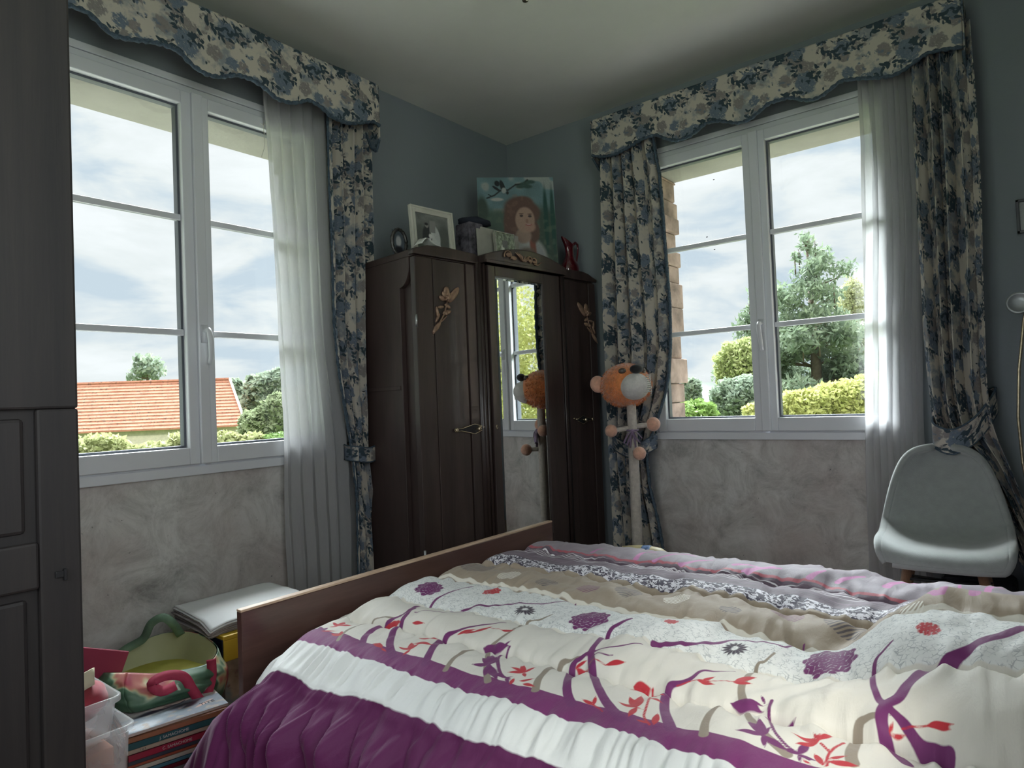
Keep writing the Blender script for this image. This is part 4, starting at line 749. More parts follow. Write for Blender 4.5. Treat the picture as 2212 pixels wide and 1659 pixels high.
MEDALS=[('D',1.726,-2.226,0.036),('D',2.367,-2.222,0.034),('M',1.946,-2.214,0.061),('M',2.587,-2.222,0.061),('M',1.308,-2.209,0.052),('S',1.527,-2.141,0.032),('S',2.173,-2.162,0.022),('S',2.784,-2.201,0.025),('W',1.465,-1.967,0.043),('W',2.081,-1.924,0.041),('W',2.729,-2.039,0.029),('G',1.632,-1.975,0.039),('G',1.914,-1.92,0.044),('G',2.259,-1.954,0.031),('G',2.549,-1.869,0.058),('V',1.786,-1.959,0.039),('V',2.398,-1.882,0.044),('G',1.27,-1.908,0.065)]
def comforter_material():
    m, t, b, o = new_mat('printed quilted comforter')
    at = N(t, 'ShaderNodeAttribute', _attribute_name='pos'); s = N(t, 'ShaderNodeSeparateColor'); t.links.new(at.outputs['Color'], s.inputs[0]); U = s.outputs[0]; V = s.outputs[1]; K = s.outputs[2]
    pa = N(t, 'ShaderNodeAttribute', _attribute_name='inka'); sa = N(t, 'ShaderNodeSeparateColor'); t.links.new(pa.outputs['Color'], sa.inputs[0])
    pb = N(t, 'ShaderNodeAttribute', _attribute_name='inkb'); sb = N(t, 'ShaderNodeSeparateColor'); t.links.new(pb.outputs['Color'], sb.inputs[0])
    cv = N(t, 'ShaderNodeCombineXYZ'); t.links.new(U, cv.inputs[0]); t.links.new(V, cv.inputs[1])
    def nz(scale, sx=1.0, sy=1.0, det=3.0, ro=0.5, dist=0.0):
        mp_ = N(t, 'ShaderNodeMapping'); mp_.inputs['Scale'].default_value = (sx, sy, 1); t.links.new(cv.outputs[0], mp_.inputs['Vector'])
        n = N(t, 'ShaderNodeTexNoise', Scale=scale, Detail=det, Roughness=ro, Distortion=dist); t.links.new(mp_.outputs[0], n.inputs['Vector']); return n.outputs['Fac']
    cream = mixc(t, nz(2.2), (0.70, 0.67, 0.61), (0.76, 0.73, 0.67))
    # white field with little woven-looking dashes
    wv = N(t, 'ShaderNodeTexVoronoi', Scale=85.0, _feature='DISTANCE_TO_EDGE'); mp2 = N(t, 'ShaderNodeMapping'); mp2.inputs['Scale'].default_value = (1, 1.5, 1); t.links.new(cv.outputs[0], mp2.inputs['Vector']); t.links.new(mp2.outputs[0], wv.inputs['Vector'])
    dash = maths(t, 'MULTIPLY', maths(t, 'SUBTRACT', 1.0, step01(t, wv.outputs['Distance'], 0.05, 0.03)), step01(t, nz(60, 1, 1, 2), 0.48, 0.06))
    white = mixc(t, maths(t, 'MULTIPLY', dash, 0.85), (0.80, 0.81, 0.80), (0.42, 0.44, 0.46))
    tan = mixc(t, nz(30, 1, 1, 5, 0.7), (0.33, 0.265, 0.20), (0.41, 0.335, 0.26))
    mot = mixc(t, step01(t, nz(62, 1.0, 1.25, 2, 0.5, 1.2), 0.51, 0.02), (0.055, 0.045, 0.075), (0.76, 0.74, 0.80))
    mauve = mixc(t, step01(t, nz(9, 0.5, 12, 5, 0.7), 0.55, 0.1), (0.13, 0.095, 0.125), (0.22, 0.16, 0.205))
    farc = mixc(t, nz(6, 1, 2, 4), (0.25, 0.21, 0.245), (0.31, 0.265, 0.30))
    purple = mixc(t, nz(3), (0.095, 0.010, 0.068), (0.118, 0.014, 0.086)); pband = mixc(t, nz(3), (0.165, 0.028, 0.125), (0.20, 0.036, 0.155))
    # white wavy lines on the mauve band
    wob = maths(t, 'ADD', maths(t, 'MULTIPLY', maths(t, 'SINE', maths(t, 'MULTIPLY', U, 31.0)), 0.003), maths(t, 'MULTIPLY', maths(t, 'SUBTRACT', nz(5, 1, 1), 0.5), 0.05))
    vv = maths(t, 'ADD', V, wob); ph = maths(t, 'FRACT', maths(t, 'MULTIPLY', vv, 1/0.020)); ln = maths(t, 'MULTIPLY', step01(t, ph, 0.36, 0.04), maths(t, 'SUBTRACT', 1.0, step01(t, ph, 0.56, 0.04)))
    zone = maths(t, 'MULTIPLY', step01(t, V, -1.635, 0.004), maths(t, 'SUBTRACT', 1.0, step01(t, V, -1.515, 0.004)))
    mauve = mixc(t, maths(t, 'MULTIPLY', ln, zone), mauve, (0.86, 0.83, 0.86))
    def below(x, e, soft=0.0012): return step01(t, x, e, soft)
    Vw = maths(t, 'ADD', V, maths(t, 'MULTIPLY', maths(t, 'SUBTRACT', nz(12), 0.5), 0.008))
    c = mixc(t, below(V, -2.800), purple, (0.76, 0.77, 0.76))
    c = mixc(t, below(V, -2.698), c, pband)
    c = mixc(t, below(V, -2.632), c, cream)
    c = mixc(t, below(V, -2.285), c, white)
    c = mixc(t, below(Vw, -2.060), c, (0.34, 0.27, 0.21))
    c = mixc(t, below(Vw, -2.048), c, (0.76, 0.72, 0.64))
    c = mixc(t, below(Vw, -2.036), c, tan)
    c = mixc(t, below(maths(t, 'ADD', V, maths(t, 'MULTIPLY', maths(t, 'SUBTRACT', nz(40), 0.5), 0.014)), -1.785), c, mot)
    c = mixc(t, below(maths(t, 'ADD', V, maths(t, 'MULTIPLY', maths(t, 'SUBTRACT', nz(40), 0.5), 0.014)), -1.715), c, mauve)
    c = mixc(t, below(maths(t, 'ADD', V, maths(t, 'MULTIPLY', maths(t, 'SUBTRACT', nz(18, 1, 1, 5), 0.5), 0.012)), -1.503), c, (0.42, 0.10, 0.13))
    c = mixc(t, below(maths(t, 'ADD', V, maths(t, 'MULTIPLY', maths(t, 'SUBTRACT', nz(22, 1, 1, 5), 0.5), 0.012)), -1.488), c, farc)
    # printed motifs
    def ink(c, ch, col, soft=0.12): return mixc(t, step01(t, ch, 0.0, soft), c, col)
    stripe = maths(t, 'SINE', maths(t, 'MULTIPLY', maths(t, 'ADD', maths(t, 'MULTIPLY', U, 0.86), maths(t, 'MULTIPLY', V, -0.5)), 620.0)); sm = step01(t, stripe, 0.0, 0.4)
    def disc(c, ch, col): return mixc(t, maths(t, 'MULTIPLY', step01(t, maths(t, 'ADD', ch, maths(t, 'MULTIPLY', maths(t, 'SUBTRACT', nz(50), 0.5), 1.2)), 0.0, 0.1), sm), c, col)
    c = disc(c, sb.outputs[0], (0.84, 0.81, 0.74)); c = disc(c, sb.outputs[1], (0.13, 0.11, 0.12)); c = disc(c, sb.outputs[2], (0.24, 0.11, 0.17))
    c = ink(c, sa.outputs[2], (0.30, 0.25, 0.20)); c = ink(c, pb.outputs['Alpha'], (0.50, 0.17, 0.38)); c = ink(c, sa.outputs[0], (0.165, 0.028, 0.135)); c = ink(c, sa.outputs[1], (0.50, 0.030, 0.045)); c = ink(c, pa.outputs['Alpha'], (0.045, 0.03, 0.05))
    t.links.new(c, b.inputs['Base Color']); b.inputs['Roughness'].default_value = 0.62; b.inputs['Specular IOR Level'].default_value = 0.3; b.inputs['Sheen Weight'].default_value = 0.12
    bump(t, b, nz(26, 1, 0.35, 5, 0.6, 0.4), 0.35, 0.012); return m
def comforter():
    w = np.concatenate([np.linspace(-0.50, 0.0, 96, endpoint=False), np.linspace(0.0, 1.70, 400, endpoint=False), np.linspace(1.70, 2.06, 50)])
    na = 520; a = np.linspace(0, 1, na)
    ul = np.interp(w, [-0.50, -0.37, -0.15, 0.0, 0.10, 0.20, 0.33, 0.6, 0.95, 1.25, 1.5, 1.7, 2.06], [0.70, 0.81, 1.00, 1.205, 1.165, 1.145, 1.125, 1.115, 1.105, 1.10, 1.10, 1.11, 1.12])
    Wg = np.repeat(w[:, None], na, 1); A = np.repeat(a[None], len(w), 0); U = ul[:, None]+A*(3.12-ul[:, None])
    t = np.clip(Wg, 0, 1.70); rot = 0.045*(U-1.1)
    Y = -2.80+t+rot*(1-sstep(0.9, 1.6, t))+0.02*sstep(0.9, 1.6, t)
    # height over the mattress: rounded near edge, quilted channels, far edge falling away
    base = 0.505+0.02*sstep(0.0, 0.5, t)
    near = -0.030*(1-sstep(0.0, 0.16, t)); far = -0.13*sstep(1.48, 1.70, t)**1.3
    q = [0.0, 0.31, 0.505, 0.745, 0.985, 1.265, 1.54, 1.74]; puff = np.zeros_like(t); crease = np.ones_like(t)
    for q0, q1 in zip(q[:-1], q[1:]):
        x = (t-q0)/(q1-q0); mk = (x >= 0) & (x <= 1); am = 0.038 if q0 > 0 else 0.026
        puff = np.where(mk, am*np.power(np.clip(4*x*(1-x), 0, 1), 0.50), puff)
    sd = np.min(np.abs(t[..., None]-np.array(q[1:-1])), -1)
    sd0 = np.abs(t); notch = -0.018*np.exp(-(sd/0.008)**2)*(0.7+0.3*noise2(U*30, t*3, 16))
    wr = np.exp(-sd/0.045)*(0.020*noise2(U*24+2*noise2(U*4, t*6, 15), t*5, 1)+0.011*noise2(U*55+3*t, t*10, 2))
    wr += 0.009*noise2(U*6, t*8, 3)+0.0045*noise2(U*15+t*6, t*13, 4)+0.004*noise2(U*22+t*14, t*16-U*4, 14)*np.exp(-((t-0.85)/0.14)**2)+0.0015*noise2(U*40, t*30, 8)
    pl_ = np.abs(noise1(U*22+0.35*noise1(t*20, 5)+t*6, 6)); pl2 = noise1(U*48+t*8, 7)
    wr += np.exp(-((t-0.055)/0.045)**2)*(0.026*(pl_-0.45)+0.016*np.abs(pl2))
    foot = -0.065*(1-sstep(0.0, 0.13, U-ul[:, None]))**1.4
    pil = 0.130*sstep(2.56, 2.80, U-0.10*(t-0.9))*sstep(0.28, 0.74, t+0.35*(U-2.7))*(1-0.88*sstep(0.82, 1.24, t))
    fold = -0.014*np.exp(-((U-0.25*(t-1)-2.60)/0.035)**2)*sstep(0.5, 0.7, t)*(1-sstep(1.4, 1.5, t)) - 0.010*np.exp(-((U+0.45*(t-0.9)-2.40)/0.03)**2)*sstep(0.55, 0.9, t)*(1-sstep(1.2, 1.45, t))
    big = 0.012*noise2(U*3.2, t*3.5, 21)*sstep(0.2, 0.5, t)
    valley = 0.016*noise2(U*13-t*5, t*8, 22)*np.exp(-((U-2.55)/0.30)**2)*sstep(0.45, 0.65, t)*(1-sstep(1.5, 1.65, t))
    Z = base+near+far+notch+puff+wr+foot+pil+fold+big+valley
    X = U.copy()
    # skirt: hangs from the seam with gathers
    k = Wg < 0; d = np.where(k, -Wg, 0)
    el = np.clip((U-ul[:, None]), 0, 9)
    ga = sstep(0.06, 0.30, el); pleat = (np.abs(noise1(U*13+0.5*noise2(U*3, d*3, 9)-d*1.5, 10))-0.35)*0.060+0.030*np.abs(noise1(U*27+d*2, 11))+0.016*noise1(U*60+d*5, 19)*np.exp(-d/0.12)
    bulge = 0.075*np.sin(np.clip(d/0.12, 0, 1)*PI/2)+0.05*d
    Ys = -2.800+rot-bulge-pleat*sstep(0.0, 0.09, d)*ga-0.010*noise1(U*30, 12)*np.exp(-d/0.05)*ga
    corner = 0.16*(1-np.sqrt(np.clip(1-(1-np.clip(el/0.17, 0, 1))**2, 0, 1)))
    corner = corner*sstep(0.02, 0.12, d)
    cf = 0.016*np.exp(-((d-0.37-0.15*(U-0.9))/0.018)**2)*(1-sstep(1.15, 1.4, U))
    Ys = Ys+np.minimum(corner, 0.13)+cf
    z0 = (base+near+puff+wr+foot)[np.argmin(np.abs(w))][None]
    Zs = z0-0.012*sstep(0, 0.02, d)-d*0.96
    Y = np.where(k, Ys, Y); Z = np.where(k, Zs, Z)
    f = Wg > 1.70; df = np.where(f, Wg-1.70, 0); zf = Z[np.argmin(np.abs(w-1.70))][None]
    Y = np.where(f, Y+0.05*np.sin(np.clip(df/0.1, 0, 1)*PI/2)+0.02*noise1(U*10, 13)*df/0.3, Y); Z = np.where(f, zf-df, Z); Z = np.maximum(Z, 0.02)
    Vp = np.where(k, -2.80+Wg, -2.80+Wg)
    pos = np.stack([U, Vp, np.zeros_like(U), np.ones_like(U)], -1)
    F = {c_: np.full(U.shape, -0.05) for c_ in 'PRTDWGVK'}
    def put(ch, fn, x0, x1, y0, y1, R=0.03):
        # V' of a traced table point: undo the slight turn of the quilt on the bed
        i = np.where((Vp[:, 0] > y0-R-0.08) & (Vp[:, 0] < y1+R+0.02))[0]
        if len(i) == 0: return
        sl = slice(i[0], i[-1]+1); F[ch][sl] = np.maximum(F[ch][sl], fn(U[sl], Vp[sl]))
    def un(x, y): return (x, y)
    for ch, w0, w1, pts in BRANCHES:
        P = [un(*p) for p in pts]; n = len(P)-1; Q = []
        for i in range(n):
            p0, p1, p2, p3 = P[max(i-1, 0)], P[i], P[i+1], P[min(i+2, n)]
            for s_ in range(4):
                tt = s_/4; Q.append(tuple(0.5*((2*b1)+(-a1+c1)*tt+(2*a1-5*b1+4*c1-d1)*tt*tt+(-a1+3*b1-3*c1+d1)*tt**3) for a1, b1, c1, d1 in zip(p0, p1, p2, p3)))
        Q.append(P[-1]); m_ = len(Q)-1
        for i in range(m_):
            ra = (w0+(w1-w0)*i/m_)*0.0009; rb = (w0+(w1-w0)*(i+1)/m_)*0.0009; p, q_ = Q[i], Q[i+1]
            put(ch, lambda X_, Y_, p=p, q_=q_, ra=ra, rb=rb: seg_field(X_, Y_, p, q_, ra, rb), 0, 0, min(p[1], q_[1]), max(p[1], q_[1]))
    for ch, Ls in LEAVES:
        for x0, y0, x1, y1 in Ls:
            p, q_ = un(x0, y0), un(x1, y1); Ln = math.hypot(p[0]-q_[0], p[1]-q_[1])
            put(ch, lambda X_, Y_, p=p, q_=q_, Ln=Ln: seg_field(X_, Y_, p, q_, min(0.0105, 0.145*Ln), 0, True), 0, 0, min(p[1], q_[1]), max(p[1], q_[1]))
    for ty, x0, y0, R in MEDALS:
        cx, cy = un(x0, y0)
        if ty in 'WGV': put(ty, lambda X_, Y_: R-np.hypot(X_-cx, Y_-cy), 0, 0, cy-R, cy+R)
        elif ty == 'D':
            for k_ in range(14):
                an = k_*2*PI/14; put('D', lambda X_, Y_: seg_field(X_, Y_, (cx+0.25*R*math.cos(an), cy+0.25*R*math.sin(an)), (cx+R*math.cos(an), cy+R*math.sin(an)), 0.0042, 0, True), 0, 0, cy-R, cy+R)
        else:
            def fl(X_, Y_):
                r = np.hypot(X_-cx, Y_-cy); an = np.arctan2(Y_-cy, X_-cx); ring = r/0.013; nk = 10 if ty == 'M' else 8
                edge = np.abs(((ring+0.32*np.cos(nk*an+PI*np.floor(ring))) % 1)-0.5)*0.013-0.0012
                return np.minimum(R*(0.92+0.08*np.cos(nk*an))-r, (0.0045-np.abs(((ring+0.35*np.cos(nk*an)) % 1)-0.5)*0.0105))
            put('P' if ty == 'M' else 'R', fl, 0, 0, cy-R, cy+R)
    sc = 100.0
    ia = np.stack([F['P'], F['R'], F['T'], F['D']], -1)*sc; ib = np.stack([F['W'], F['G'], F['V'], F['K']], -1)*sc
    o = grid_obj('comforter', np.stack([X, Y, Z], -1), comforter_material(), None, {'pos': pos, 'inka': ia, 'inkb': ib})
    return props(o, 'quilted comforter with purple border, cream floral and tan and mauve bands on the bed', 'comforter')
comforter()
# ---------------------------------------------------------------- grey upholstered chair
ch = empty('chair', (2.645, -0.44, 0.035), 0.06, 'grey fabric shell chair with wooden legs standing before the right window', 'chair')
def shell():
    # centre line of the shell from the front lip over the seat and up the back; half widths beside it
    prof = [(-0.235, 0.418, 0.195), (-0.228, 0.445, 0.222), (-0.19, 0.466, 0.230), (-0.10, 0.455, 0.234), (0.0, 0.446, 0.236), (0.09, 0.452, 0.236), (0.155, 0.490, 0.234), (0.19, 0.55, 0.228), (0.215, 0.64, 0.212), (0.232, 0.72, 0.190), (0.244, 0.79, 0.165), (0.252, 0.838, 0.135), (0.256, 0.866, 0.095), (0.258, 0.876, 0.04)]
    p = np.array(prof); tt = np.linspace(0, len(p)-1, 70); Y = np.interp(tt, range(len(p)), p[:, 0]); Z = np.interp(tt, range(len(p)), p[:, 1]); Wd = np.interp(tt, range(len(p)), p[:, 2])
    for A_ in (Y, Z, Wd): A_[:] = np.convolve(np.pad(A_, 3, mode='edge'), np.ones(7)/7, 'valid')
    s = np.linspace(-1, 1, 33); S = np.repeat(s[None], 70, 0)
    seatness = (1-sstep(28, 42, np.arange(70)))[:, None]
    lift = 0.055*np.abs(S)**3*seatness*(sstep(0, 18, np.arange(70))[:, None]*0.85+0.15); fwd = -0.055*np.abs(S)**2.6*(1-seatness)
    dy = np.gradient(Y)[:, None]; dz = np.gradient(Z)[:, None]; ln = np.hypot(dy, dz); ny, nz_ = dz/ln, -dy/ln
    bul = 0.0*S
    return np.stack([Wd[:, None]*S, Y[:, None]+fwd+ny*bul, Z[:, None]+lift], -1)
M_CHAIR = mat('grey felt fabric', (0.31, 0.33, 0.315), 0.95, var=0.06, scale=30, bmp=0.3, bscale=300, sheen=0.6, spec=0.2)
P = shell(); o = grid_obj('seat_shell', P, M_CHAIR, ch, None, 0.034); o.modifiers.new('s', 'SUBSURF').render_levels = 1
b = MB(); rim = [tuple(P[i, 0]) for i in range(0, 70, 2)]+[tuple(P[69, j]) for j in range(0, 33, 3)]+[tuple(P[i, 32]) for i in range(69, -1, -2)]+[tuple(P[0, j]) for j in range(32, -1, -3)]
b.tube(rim, 0.017, 8); b.build('edge_roll', M_CHAIR, ch, True)
M_BEECH = wood('beech leg', (0.20, 0.105, 0.06), (0.34, 0.20, 0.12), 5, (8, 8, 1))
for sx in (-1, 1):
    for sy, yt, yb in ((-1, -0.13, -0.21), (1, 0.10, 0.21)):
        b = MB(); b.tube([(sx*0.125, yt, 0.425), (sx*0.20, yb, -0.035)], [0.021, 0.012], 14); b.build('leg', M_BEECH, ch, True)
b = MB(); b.box(-0.13, 0.13, -0.14, 0.11, 0.405, 0.420)
for sx in (-1, 1): b.tube([(sx*0.14, -0.14, 0.35), (-sx*0.16, 0.12, 0.30)], 0.005, 6)
b.tube([(-0.15, -0.15, 0.35), (0.15, -0.15, 0.35)], 0.006, 6); b.build('under_frame', M_DARK, ch)
b = MB(); b.box(-0.14, 0.14, -0.10, 0.10, 0.0, 0.33); o = b.build('cloth_bag', mat('black cloth', (0.015, 0.015, 0.02), 0.9), None, bevel=0.03, seg=3); o.location = (2.74, -0.16, 0); props(o, 'black cloth bag on the floor behind the grey chair', 'bag')

# ---------------------------------------------------------------- bear head coat stand
br = empty('plush_coat_stand', (1.105, -0.315, 0), 0, 'toy bear head on a white plush covered pole with pompoms', 'coat stand')
M_FUR = mat('orange plush', (0.78, 0.27, 0.09), 1.0, var=0.25, scale=45, bmp=0.9, bscale=170, sheen=0.8, spec=0.1)
M_FURP = mat('peach plush', (0.74, 0.42, 0.30), 1.0, var=0.12, scale=60, bmp=0.7, bscale=200, sheen=0.6, spec=0.1)
M_FURW = mat('white plush', (0.72, 0.70, 0.66), 1.0, var=0.10, scale=50, bmp=0.7, bscale=200, sheen=0.5, spec=0.1)
M_FURB = mat('cream plush', (0.55, 0.50, 0.44), 1.0, var=0.14, scale=50, bmp=0.8, bscale=160, sheen=0.4, spec=0.1)
m_dir = Vector((0.78, -0.61, 0.16)).normalized(); side = Vector((-0.61, -0.79, 0)).normalized(); upv = side.cross(m_dir).normalized()
if upv.z < 0: upv = -upv
HM = Matrix((m_dir, side, upv)).transposed().to_4x4(); HM.translation = Vector((-0.03, 0.0, 1.268))
b = MB(); b.ball((0, 0, 0), 0.145, 0.150, 0.128, 30, 20, HM, bump=0.03); hd = b.build('head', M_FUR, br, True, sub=1)
fz = MB()
for i in range(2600):                      # tufts of pile over the head
    th = math.acos(random.uniform(-1, 0.95)); ph_ = random.uniform(0, 2*PI)
    n_ = Vector((math.sin(th)*math.cos(ph_), math.sin(th)*math.sin(ph_), -math.cos(th))); p = Vector((n_.x*0.143, n_.y*0.148, n_.z*0.126))
    if n_.x > 0.72 and n_.z < 0.5: continue
    tv = n_.cross(Vector((random.uniform(-1, 1), random.uniform(-1, 1), random.uniform(-1, 1)))).normalized()
    tip = p+n_*0.012+tv.cross(n_)*random.uniform(-0.012, 0.012)+Vector((0, 0, -0.005))
    fz.add([tuple(p+tv*0.0022), tuple(p-tv*0.0022), tuple(tip)], [(0, 1, 2)], HM)
fz.build('fur_tufts', M_FUR, hd)
b = MB(); b.ball((0.105, -0.006, -0.030), 0.098, 0.090, 0.078, 26, 16, HM, bump=0.02); b.build('muzzle', M_FURW, hd, True, sub=1)
b = MB(); b.ball((0.160, -0.006, 0.062), 0.030, 0.040, 0.026, 18, 12, HM); b.build('nose', mat('black velvet', (0.008, 0.008, 0.010), 0.8, sheen=0.3), hd, True)
for sgn in (1, -1):
    b = MB(); b.ball((0.110, sgn*0.062-0.002, 0.062), 0.020, 0.024, 0.018, 16, 10, HM); b.build('eye', mat('grey brown plastic eye', (0.10, 0.075, 0.06), 0.25, spec=0.7), hd, True)
    b = MB(); b.ball((-0.065, sgn*0.150, 0.022), 0.028, 0.050, 0.052, 20, 12, HM, bump=0.03); b.build('ear', M_FURP, br, True, sub=1)
b = MB()
for k in range(9):
    z0 = 0.02-0.012*k; b.tube([tuple(HM @ Vector((0.175, -0.055+0.003*k, z0))), tuple(HM @ Vector((0.200, -0.068, z0-0.002))), tuple(HM @ Vector((0.195, -0.062, z0-0.015)))], 0.004, 6)
b.build('whisker_trim', M_FURW, hd, True)
b = MB(); b.lathe([(0.030, 0.01), (0.031, 0.4), (0.030, 0.8), (0.028, 1.05), (0.027, 1.22)], (0, 0, 0), 20); b.build('pole', M_FURB, br, True)
b = MB(); b.lathe([(0.17, 0.0), (0.17, 0.018), (0.05, 0.028), (0.032, 0.06)], (0, 0, 0), 32); b.build('base', M_FURB, br, True)
ax_r = Vector((0.782, 0.623, 0))
for k, (dv, z0, dz_, ln_, rb, mt_) in enumerate(((ax_r, 1.020, 0.010, 0.125, 0.042, M_FURP), (-ax_r, 1.015, -0.015, 0.125, 0.038, M_FURP), (Vector((0.72, -0.69, 0)), 0.875, -0.004, 0.11, 0.039, M_FURP))):
    b = MB(); e = dv*ln_; b.tube([(0, 0, z0), tuple(e+Vector((0, 0, z0+dz_)))], [0.016, 0.013], 12); arm = b.build('peg', M_FURB, br, True)
    b = MB(); b.ball(tuple(e+Vector((0, 0, z0+dz_))), rb, seg=20, rings=14, bump=0.06); b.build('pompom', mt_, br, True, sub=1)
M_RIB = mat('lilac organza ribbon', (0.24, 0.17, 0.27), 0.5, var=0.25, scale=30, sheen=0.3)
b = MB(); fr_ = Vector((0.45, -0.88, 0)); rt = ax_r
def rp(x, f, z): return tuple(rt*x+fr_*(0.034+f)+Vector((0, 0, z)))
for pts in ([(0, 0, 1.00), (-0.03, 0.012, 0.975), (-0.052, 0.016, 0.93), (-0.035, 0.012, 0.915), (-0.018, 0.008, 0.955), (0, 0, 1.00)], [(0, 0, 1.00), (0.03, 0.012, 0.985), (0.055, 0.016, 0.955), (0.045, 0.012, 0.925), (0.02, 0.008, 0.955), (0, 0, 1.00)], [(0, 0, 0.995), (0.012, 0.006, 0.94), (0.020, 0.004, 0.885)], [(0, 0, 0.995), (-0.010, 0.006, 0.94), (-0.016, 0.004, 0.90)]):
    b.tube([rp(*p) for p in pts], 0.011, 8, 0.25)
b.ball(rp(0, 0.004, 0.998), 0.010); b.tube([(0.034*math.cos(a), 0.034*math.sin(a), 1.0) for a in np.linspace(0, 2*PI, 17)], 0.006, 6); b.build('bow', M_RIB, br, True)
# packet behind the bed
b = MB(); n = 16
o = empty('printed_packet', (1.36, -0.72, 0), 0.10, 'yellow packet with a blue band peeping over the far side of the bed', 'packet')
b.lathe([(0.02, -0.14), (0.040, -0.12), (0.052, -0.04), (0.053, 0.03), (0.046, 0.09), (0.030, 0.12)], (0, 0, 0), 18, Matrix.Translation((0, 0, 0.375)) @ Matrix.Rotation(PI/2, 4, 'Y')); b.build('body', mat('pale yellow film', (0.55, 0.48, 0.27), 0.4, var=0.2, scale=20), o, True)
b = MB(); b.lathe([(0.0535, -0.005), (0.0545, 0.0), (0.0545, 0.035), (0.0535, 0.04)], (0, 0, 0), 18, Matrix.Translation((0, 0, 0.375)) @ Matrix.Rotation(PI/2, 4, 'Y')); b.build('label_band', mat('blue print', (0.12, 0.20, 0.38), 0.4, var=0.5, scale=60), o, True)
b = MB(); b.ball((-0.145, 0, 0.360), 0.022, 0.02, 0.02); b.build('red_cap', mat('red plastic', (0.5, 0.03, 0.03), 0.4), o, True)
b = MB()
for k in range(5): b.tube([(0.10, -0.02+0.012*k, 0.41-0.004*k), (0.17, -0.02+0.010*k, 0.385), (0.22, 0, 0.352)], 0.003, 6)
b.tube([(0.222, 0, 0.33), (0.226, 0, 0.365), (0.24, 0, 0.335)], 0.006, 6); b.build('netting', mat('grey netting', (0.16, 0.16, 0.17), 0.8, var=0.4), o, True)
b = MB(); b.box(1.16, 1.62, -0.86, -0.56, 0.0, 0.318); props(b.build('storage_crate', mat('dark plastic crate', (0.05, 0.05, 0.06), 0.5), None, bevel=0.01), 'dark crate on the floor beyond the bed under the yellow packet', 'crate')

# ---------------------------------------------------------------- floor lamp and wall picture at the right edge
fl_ = empty('floor_lamp', (2.935, -0.17, 0), 0, 'slim metal floor lamp with a round disc head at the right edge', 'lamp')
M_LMP = mat('satin grey lamp metal', (0.36, 0.38, 0.39), 0.35, 0.5, var=0.08)
mtl = Matrix.Translation((0.010, -0.02, 1.535)) @ Matrix.Rotation(PI/2-0.15, 4, 'X')
b = MB(); b.lathe([(0.046, -0.012), (0.048, 0.0), (0.048, 0.012), (0.040, 0.014), (0.036, 0.008), (0.012, 0.006)], (0, 0, 0), 36, mtl); b.build('lamp_head', M_LMP, fl_, True)
b = MB(); b.tube([(0.030, -0.02, 1.50), (0.022, -0.01, 1.46), (-0.005, 0, 1.25), (-0.018, 0, 1.04), (-0.012, 0, 0.85), (0.008, 0, 0.65), (0.028, 0, 0.35), (0.035, 0, 0.02)], 0.0065, 10); b.build('pole', M_BRASS, fl_, True)
b = MB(); b.lathe([(0.12, 0.0), (0.12, 0.018), (0.02, 0.022)], (0.035, 0, 0), 32); b.build('base', M_LMP, fl_, True)
wf = empty('wall_picture', (3.035, -0.004, 1.945), 0, 'small dark framed picture on the wall at the far right', 'picture')
b = MB(); w2, h2 = 0.085, 0.077
b.box(-w2, -w2+0.012, -0.018, 0.0, -h2, h2); b.box(w2-0.012, w2, -0.018, 0.0, -h2, h2); b.box(-w2, w2, -0.018, 0.0, h2-0.012, h2); b.box(-w2, w2, -0.018, 0.0, -h2, -h2+0.012); b.build('frame', mat('dark grey frame', (0.06, 0.065, 0.07), 0.4), wf, bevel=0.002)
picture('picture', 0.150, 0.134, lambda U, V: blob(np.zeros(U.shape+(3,))+np.array((0.30, 0.32, 0.31)), U, V, 0.5, 0.45, 0.25, 0.3, (0.12, 0.16, 0.13), 0.4), wf, Matrix.Translation((0, -0.007, -0.067)), M_PHOTO)

# ---------------------------------------------------------------- ceiling lamp (only its lowest tip shows)
cl = empty('ceiling_lamp', (1.455, -1.69, 3.09), 0, 'small ceiling lamp whose dark tip shows at the top edge', 'lamp')
b = MB(); b.lathe([(0.05, -0.02), (0.05, 0.0)], (0, 0, 0), 24); b.tube([(0, 0, -0.01), (0, 0, -0.24)], 0.006, 8); b.lathe([(0.003, -0.290), (0.012, -0.285), (0.016, -0.272), (0.012, -0.258), (0.022, -0.250), (0.022, -0.235), (0.010, -0.225)], (0, 0, 0), 20); b.build('stem', mat('aged bronze', (0.05, 0.04, 0.03), 0.4, 0.7), cl, True)
M_BULB = mat('opal glass', (0.80, 0.78, 0.70), 0.25, spec=0.7)
for k in range(3):
    a = 0.9+k*2.094; b = MB(); b.tube([(0, 0, -0.24), (0.06*math.cos(a), 0.06*math.sin(a), -0.245), (0.10*math.cos(a), 0.10*math.sin(a), -0.21)], 0.004, 8); b.build('arm', M_BRASS, cl, True)
    b = MB(); b.ball((0.10*math.cos(a), 0.10*math.sin(a), -0.175), 0.035, 0.035, 0.04, 18, 12); b.build('glass_shade', M_BULB, cl, True)
b = MB(); b.ball((0.012, -0.004, -0.283), 0.007); b.build('glass_drop', mat('glass drop with painted reflection', (0.85, 0.85, 0.8), 0.05, spec=1.0), cl, True)  # white base colour stands in for the window reflected in the glass

